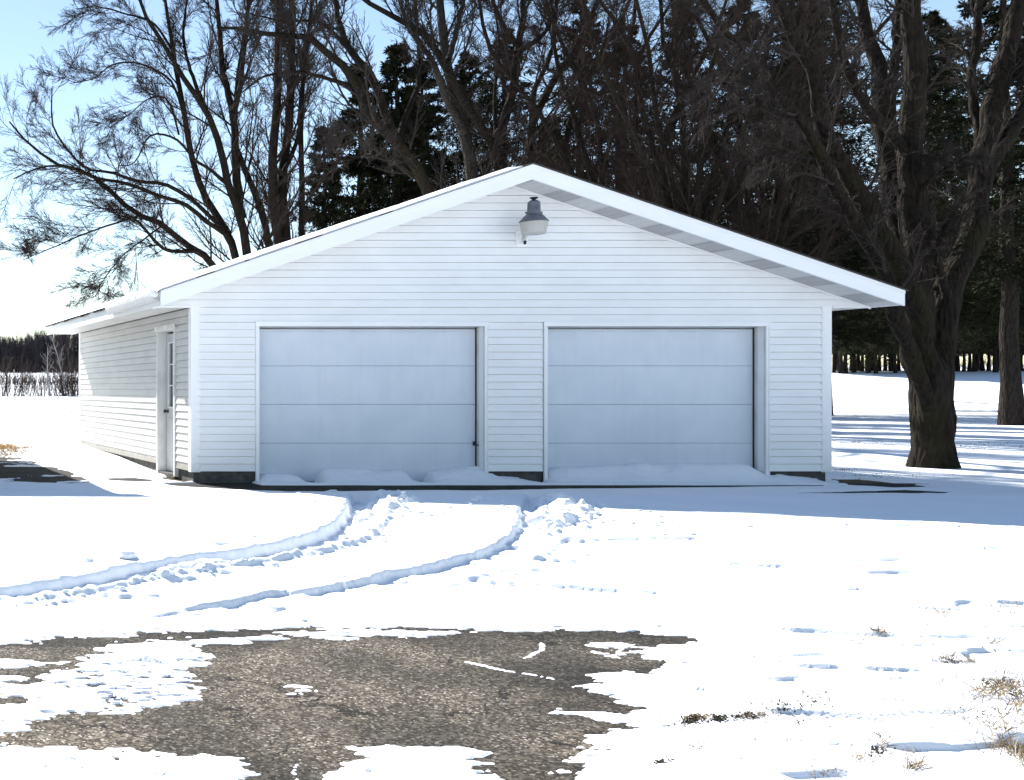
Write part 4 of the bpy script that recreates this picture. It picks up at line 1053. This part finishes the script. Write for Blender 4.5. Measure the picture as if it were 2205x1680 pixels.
sl_ = [(-30,1.1),(8,1.15),(24,1.2),(38,1.0),(52,1.15),(70,.7),(84,1.0),(95,.85),(112,.7),(122,.9),(134,1.05),(143,1.2),(153,1.0),(163,1.15),(171,1.2),(184,1.1),(205,1.0)]
for i, (sx_, s) in enumerate(sl_):
    Y = 101+rr.uniform(-1, 1.5); X = (sx_-VX)*Y/F
    o = bpy.data.objects.new('shrub', shr[i % 3]); C.objects.link(o); o.location = (X, Y, float(far_z(np.float64(X), np.float64(Y)))-.05); o.scale = (s*.8, s*.8, s); o.rotation_euler = (0, 0, i*1.1)
    tag(o, 'leafless brown shrub in the hedge line across the left field', 'shrub', 'shrubs in the hedge line across the left field')
for i in range(16):
    sx_ = 1790+i*29+rr.uniform(-12, 12); Y = 103+rr.uniform(0, 16); X = (sx_-VX)*Y/F; s = rr.uniform(.35, .7)
    o = bpy.data.objects.new('shrub', shr[i % 3]); C.objects.link(o); o.location = (X, Y, float(far_z(np.float64(X), np.float64(Y)))-.05); o.scale = (s*1.3, s*1.3, s); o.rotation_euler = (0, 0, i*2.1)
    tag(o, 'low brown undergrowth shrub between the plantation trunks across the right field', 'shrub', 'undergrowth shrubs among the plantation pines')
for i, (px, py, h, lab) in enumerate(((108, 99, 4.6, 'thin crooked pale tree rising from the left hedge line, midway to the garage'), (143, 100, 6.4, 'tall pale slender tree in the left hedge line with bushy top'),
                                 (136, 102, 5.2, 'thin dark sapling just left of the tallest pale tree'), (158, 100, 5.4, 'slim tree in the hedge line nearest the garage wall'), (16, 100, 3.6, 'short leaning sapling in the hedge line at the left frame edge'))):
    g = np.random.default_rng(400+i); X = (px-VX)*py/F; z = float(far_z(np.float64(X), np.float64(py)))
    root = empty('birch_tree', (X, py, z), lab, 'tree', 'thin trees in the hedge line')
    n_ = 9; P = np.empty((1, n_, 3)); P[0, 0] = (X, py, z); d = np.array([-.12, 0, 1.])
    for j in range(1, n_): P[0, j] = P[0, j-1]+d/np.linalg.norm(d)*h/(n_-1); d = d+g.normal(size=3)*.09
    R = np.linspace(.085, .02, n_)[None]
    link('trunk', np_mesh('trunk', *tubes(P, R, 6), 4), M['bark_birch'] if i < 2 else M['brush'], root)
    B, RB = grow(g, P, R, 16, .3, .25, 38, 5, .1, .15, .45, .4, .014); B2, RB2 = grow(g, B, RB, 6, .2, .5, 35, 4, .05, .12, .6, .5, .010)
    link('crown', np_mesh('crown', *join([tubes(B, RB, 3), tubes(B2, RB2, 3)]), 4), M['bark_birch'] if i < 2 else M['brush'], root)
# weeds strip between hedge and forest, small bare bush in the near field
g = np.random.default_rng(6); n = 420; Y = 140+g.random(n)*14; X = (.10+g.random(n)*.16)*Y
V, Q = stick_trees(g, X, Y, far_z(X, Y)-.1, .7+g.random(n)*.9, 6, .03, 30, 2)
o = link('weed_strip', np_mesh('weed_strip', V, Q, 4), M['brush']); tag(o, 'brown weeds growing in a strip between the hedge line and the forest', 'weeds', kind='stuff')
sm = np_mesh('bush', *shrub_mesh(333, 1.0, 16, .006, 1.3), 4); o = link('bush', sm, M['brush']); Yb = 44.0
o.location = ((148-VX)*Yb/F, Yb, 0); o.scale = (1.2, 1.2, 1.35); tag(o, 'small wiry leafless bush alone in the snow of the left field', 'bush')

# ------------------------------------------------------------------ grass and litter poking out of the snow
def surf(X, Y):
    return snow_height(np.atleast_2d(X).astype(float), np.atleast_2d(Y).astype(float)).ravel()
def blades(g, spots, snow=True):
    """spots: (x, y, spread_px_x, spread_px_y, count, length, width)"""
    Vs = []; 
    for (sx_, sy_, dx, dy, cnt, ln, wd) in spots:
        c0 = to_ground(sx_, sy_); ex = to_ground(sx_+dx, sy_)-c0; ey = to_ground(sx_, sy_+dy)-c0
        a, b = g.normal(size=(2, cnt))*.5
        P = c0[None]+a[:, None]*ex[None]+b[:, None]*ey[None]
        z = np.maximum(surf(P[:, 0], P[:, 1]), base_z(P[:, 0], P[:, 1]))-.006
        p = np.concatenate([P, z[:, None]], 1)
        d = norm(np.stack([g.normal(size=cnt)+.3, g.normal(size=cnt)*.7, np.abs(g.normal(size=cnt))*.8+.25], 1))
        l = (ln*(.4+.9*g.random(cnt)))[:, None]; side = norm(np.cross(d, g.normal(size=(cnt, 3))))*wd
        mid = p+d*l*.55; d2 = norm(d+np.stack([g.normal(size=cnt)*.5, g.normal(size=cnt)*.5, -np.full(cnt, .5)], 1)); tip = mid+d2*l*.45
        Vs.append(np.stack([p-side, p+side, mid+side*.8, tip, mid-side*.8], 1).reshape(-1, 3))
    V = np.concatenate(Vs); n = len(V)//5; i = np.arange(n)[:, None]*5
    Q = np.concatenate([i+np.array([0, 1, 2, 4]), ], 0); T = i+np.array([4, 2, 3, 3])
    # tip triangles as degenerate-free quads: split mid edge
    Vm = (V.reshape(n, 5, 3)[:, 2]+V.reshape(n, 5, 3)[:, 4])/2
    V2 = np.concatenate([V, (Vm*.02+V.reshape(n, 5, 3)[:, 3]*.98)]); T = np.concatenate([i+4, i+2, i+3, np.arange(n)[:, None]+len(V)], 1)
    return V2, np.concatenate([Q, T])
g = np.random.default_rng(21)
sp_ = [(2160,1480,60,20,170,.085,.0016),(2120,1500,60,14,150,.07,.0016),(2190,1530,50,34,120,.09,.0018),(2060,1550,60,20,60,.08,.0014),(2150,1580,60,20,130,.08,.0016),
 (2200,1615,25,22,160,.10,.0017),(2160,1605,50,12,90,.08,.0015),(2040,1425,30,12,90,.07,.0015),(2090,1430,30,10,60,.06,.0015),(2140,1390,25,8,50,.06,.0015),(2030,1325,14,8,26,.09,.0016),
 (1890,1368,20,8,90,.06,.0016),(1840,1390,25,8,50,.05,.0015),(2190,1320,30,14,30,.11,.0014),(1960,1655,30,14,90,.09,.0015),(1850,1635,40,12,60,.06,.0014),(1900,1600,20,22,60,.06,.0016),
 (1740,1500,40,14,30,.08,.0014),(1950,1540,80,18,60,.06,.0013),(1980,1620,60,12,60,.05,.0013),(2020,1470,50,10,40,.05,.0013),(1780,1660,60,10,40,.06,.0014),(2150,1350,60,25,40,.05,.0013),
 (1950,1480,260,130,260,.05,.0011),(1700,1580,200,60,160,.04,.0011),(1800,1360,260,60,120,.035,.0011),
 (1490,1540,30,8,260,.028,.0022),(1540,1545,40,7,200,.026,.002),(1620,1545,40,9,200,.03,.002)]
V, Q = blades(g, sp_); o = link('dry_grass', np_mesh('dry_grass', V, Q, 4), M['straw']); tag(o, 'dry straw-coloured grass blades poking through the snow at the lower right', 'grass', kind='stuff')
sp_ = [(1490,1545,26,8,300,.022,.0045),(1545,1550,26,7,240,.02,.0045),(1610,1546,36,8,260,.02,.0045),(1700,1530,70,16,260,.020,.004),(1740,1555,40,12,60,.02,.004),(1760,1515,24,8,60,.02,.004),(1680,1535,30,10,60,.02,.004),
 (2160,1475,55,16,300,.022,.004),(2190,1500,30,14,150,.022,.004),(2050,1430,16,5,80,.02,.004),(1890,1366,14,4,50,.02,.004),(1850,1388,18,5,30,.016,.004),(1885,1620,22,14,70,.022,.0042),(1500,1610,30,10,90,.016,.004),(1440,1640,20,10,120,.014,.004),
 (1420,1630,40,22,120,.010,.003),(1460,1590,40,14,90,.010,.003),(1415,1690,30,14,100,.01,.003),(2120,1550,50,20,70,.018,.004),(2140,1405,30,8,40,.016,.004),(1420,1640,8,3,20,.03,.006),(1560,1600,200,60,30,.012,.003),(1800,1450,200,60,30,.012,.003),(1350,1290,300,60,30,.01,.003),
 (1900,1500,260,120,220,.010,.0028),(1600,1560,160,60,160,.009,.0028),(2000,1400,220,80,160,.010,.0028),
 (500,1290,300,60,30,.010,.003),(800,1500,600,120,60,.008,.003)]
V, Q = blades(g, sp_); o = link('leaf_litter', np_mesh('leaf_litter', V, Q, 4), M['litter']); tag(o, 'dark bits of soil and leaf litter scattered on the snow beside the pavement', 'litter', kind='stuff')
sp_ = [(10,965,26,7,650,.10,.006),(45,966,30,5,300,.07,.005),(110,962,60,4,150,.05,.005),(165,962,20,3,80,.05,.004)]
V, Q = blades(g, sp_); o = link('tan_grass', np_mesh('tan_grass', V, Q, 4), M['tan_grass']); tag(o, 'matted tan grass showing at the left edge beyond the dark pavement', 'grass', kind='stuff')
sp_ = [(1940,880,200,30,200,.05,.006),(1850,955,130,14,260,.035,.006),(2120,960,130,14,200,.035,.006),(90,892,90,6,120,.05,.008),(60,905,80,3,60,.05,.008),(1900,1025,90,6,160,.03,.005),(1815,1012,30,3,90,.03,.005),(2065,1018,40,5,60,.03,.004)]
V, Q = blades(g, sp_); o = link('stubble', np_mesh('stubble', V, Q, 4), M['litter']); tag(o, 'sparse dark stubble speckling the snowy field behind the trees', 'stubble', kind='stuff')
# snow clods beside the left wheel track
rr = random.Random(4)
def clod(mb, x, y, z, r_):
    g_ = np.random.default_rng(rr.randrange(9999)); n = 7
    vs = []; 
    for k_ in range(3):
        for i in range(n):
            a = 2*math.pi*i/n+k_*.3; q = r_*(1, .95, .6)[k_]*(.75+.4*g_.random()); vs.append((x+q*1.4*math.cos(a), y+q*math.sin(a), z+(-.2, .35, .7)[k_]*r_+.1*r_*g_.random()))
    fs = [(k_*n+i, k_*n+(i+1) % n, (k_+1)*n+(i+1) % n, (k_+1)*n+i) for k_ in range(2) for i in range(n)]+[tuple(2*n+i for i in range(n))]
    mb.add(vs, fs)
mb = MB()
def put(sx_, sy_, r_):
    c = to_ground(sx_, sy_); z = float(surf(np.array([c[0]]), np.array([c[1]]))[0]); clod(mb, c[0], c[1], z, r_)
for (sx_, sy_, r_) in [(355,1213,.05),(375,1209,.06),(400,1206,.075),(420,1204,.07),(440,1202,.08),(465,1199,.07),(485,1197,.05),(505,1195,.035),(275,1200,.055),(190,1207,.03),(716,1056,.05),(707,1062,.04)]: put(sx_, sy_, r_)
for _ in range(90):
    t = rr.random(); i = int(t*58); p = TR1[i]; 
    if not (0 < p[0] < 9): continue
    dx, dy = TR1[i+1]-TR1[i]; l = math.hypot(dx, dy); off = rr.uniform(.28, .5)
    x, y = p[0]+dy/l*-off, p[1]+dx/l*off
    x2, y2 = p[0]+dy/l*off, p[1]-dx/l*off
    if y2 < y: x, y = x2, y2
    z = float(surf(np.array([x]), np.array([y]))[0]); clod(mb, x, y, z, rr.uniform(.006, .022))
for (P, cnt) in ((PILE[0], 60), (PILE[1], 110)):
    c = P.mean(0); s_ = P.std(0)
    for _ in range(cnt):
        x, y = rr.gauss(c[0], s_[0]*.5), rr.gauss(c[1], s_[1]*.5); z = float(surf(np.array([x]), np.array([y]))[0]); clod(mb, x, y, z-.004, rr.uniform(.006, .026))
o = mb.build('snow_clods', M['snow'], None); tag(o, 'broken chunks of crusted snow thrown up along the wheel tracks', 'snow', kind='stuff')
print('all', time.time()-T00)

# ------------------------------------------------------------------ light, sky, camera
sc = bpy.context.scene
w = bpy.data.worlds.new('World'); sc.world = w; w.use_nodes = True
nt = w.node_tree; bg = nt.nodes['Background']
sky = nt.nodes.new('ShaderNodeTexSky'); sky.sky_type = 'NISHITA'; sky.sun_disc = False
el = math.atan2(SUN[2], math.hypot(SUN[0], SUN[1])); az = math.atan2(SUN[0], SUN[1])
sky.sun_elevation = el; sky.sun_rotation = az
sky.altitude = 300; sky.air_density = 1.0; sky.dust_density = .1; sky.ozone_density = .35
nt.links.new(sky.outputs['Color'], bg.inputs['Color']); bg.inputs['Strength'].default_value = .07
ld = bpy.data.lights.new('sun', 'SUN'); ld.energy = 5.0; ld.angle = math.radians(.53); ld.color = (1, .975, .935)
lo = bpy.data.objects.new('sun', ld); C.objects.link(lo); lo.rotation_euler = Vector(-SUN).to_track_quat('-Z', 'Y').to_euler(); lo.location = (-20, 40, 40)
cd = bpy.data.cameras.new('camera'); cam = bpy.data.objects.new('camera', cd); C.objects.link(cam)
cam.location = (0, 0, CAMZ); cam.rotation_euler = (math.radians(90), 0, 0)
cd.sensor_width = 36; cd.sensor_fit = 'HORIZONTAL'; cd.lens = 36*F/2205
cd.shift_x = (1102.5-VX)/2205; cd.shift_y = (VY-840)/2205; cd.clip_start = .05; cd.clip_end = 6000
sc.camera = cam
sc.view_settings.view_transform = 'Standard'; sc.view_settings.look = 'None'; sc.view_settings.gamma = 1
sc.view_settings.exposure = 1.4
sc.render.engine = 'CYCLES'
sc.cycles.use_denoising = True
sc.cycles.max_bounces = 6; sc.cycles.diffuse_bounces = 4; sc.cycles.transparent_max_bounces = 4
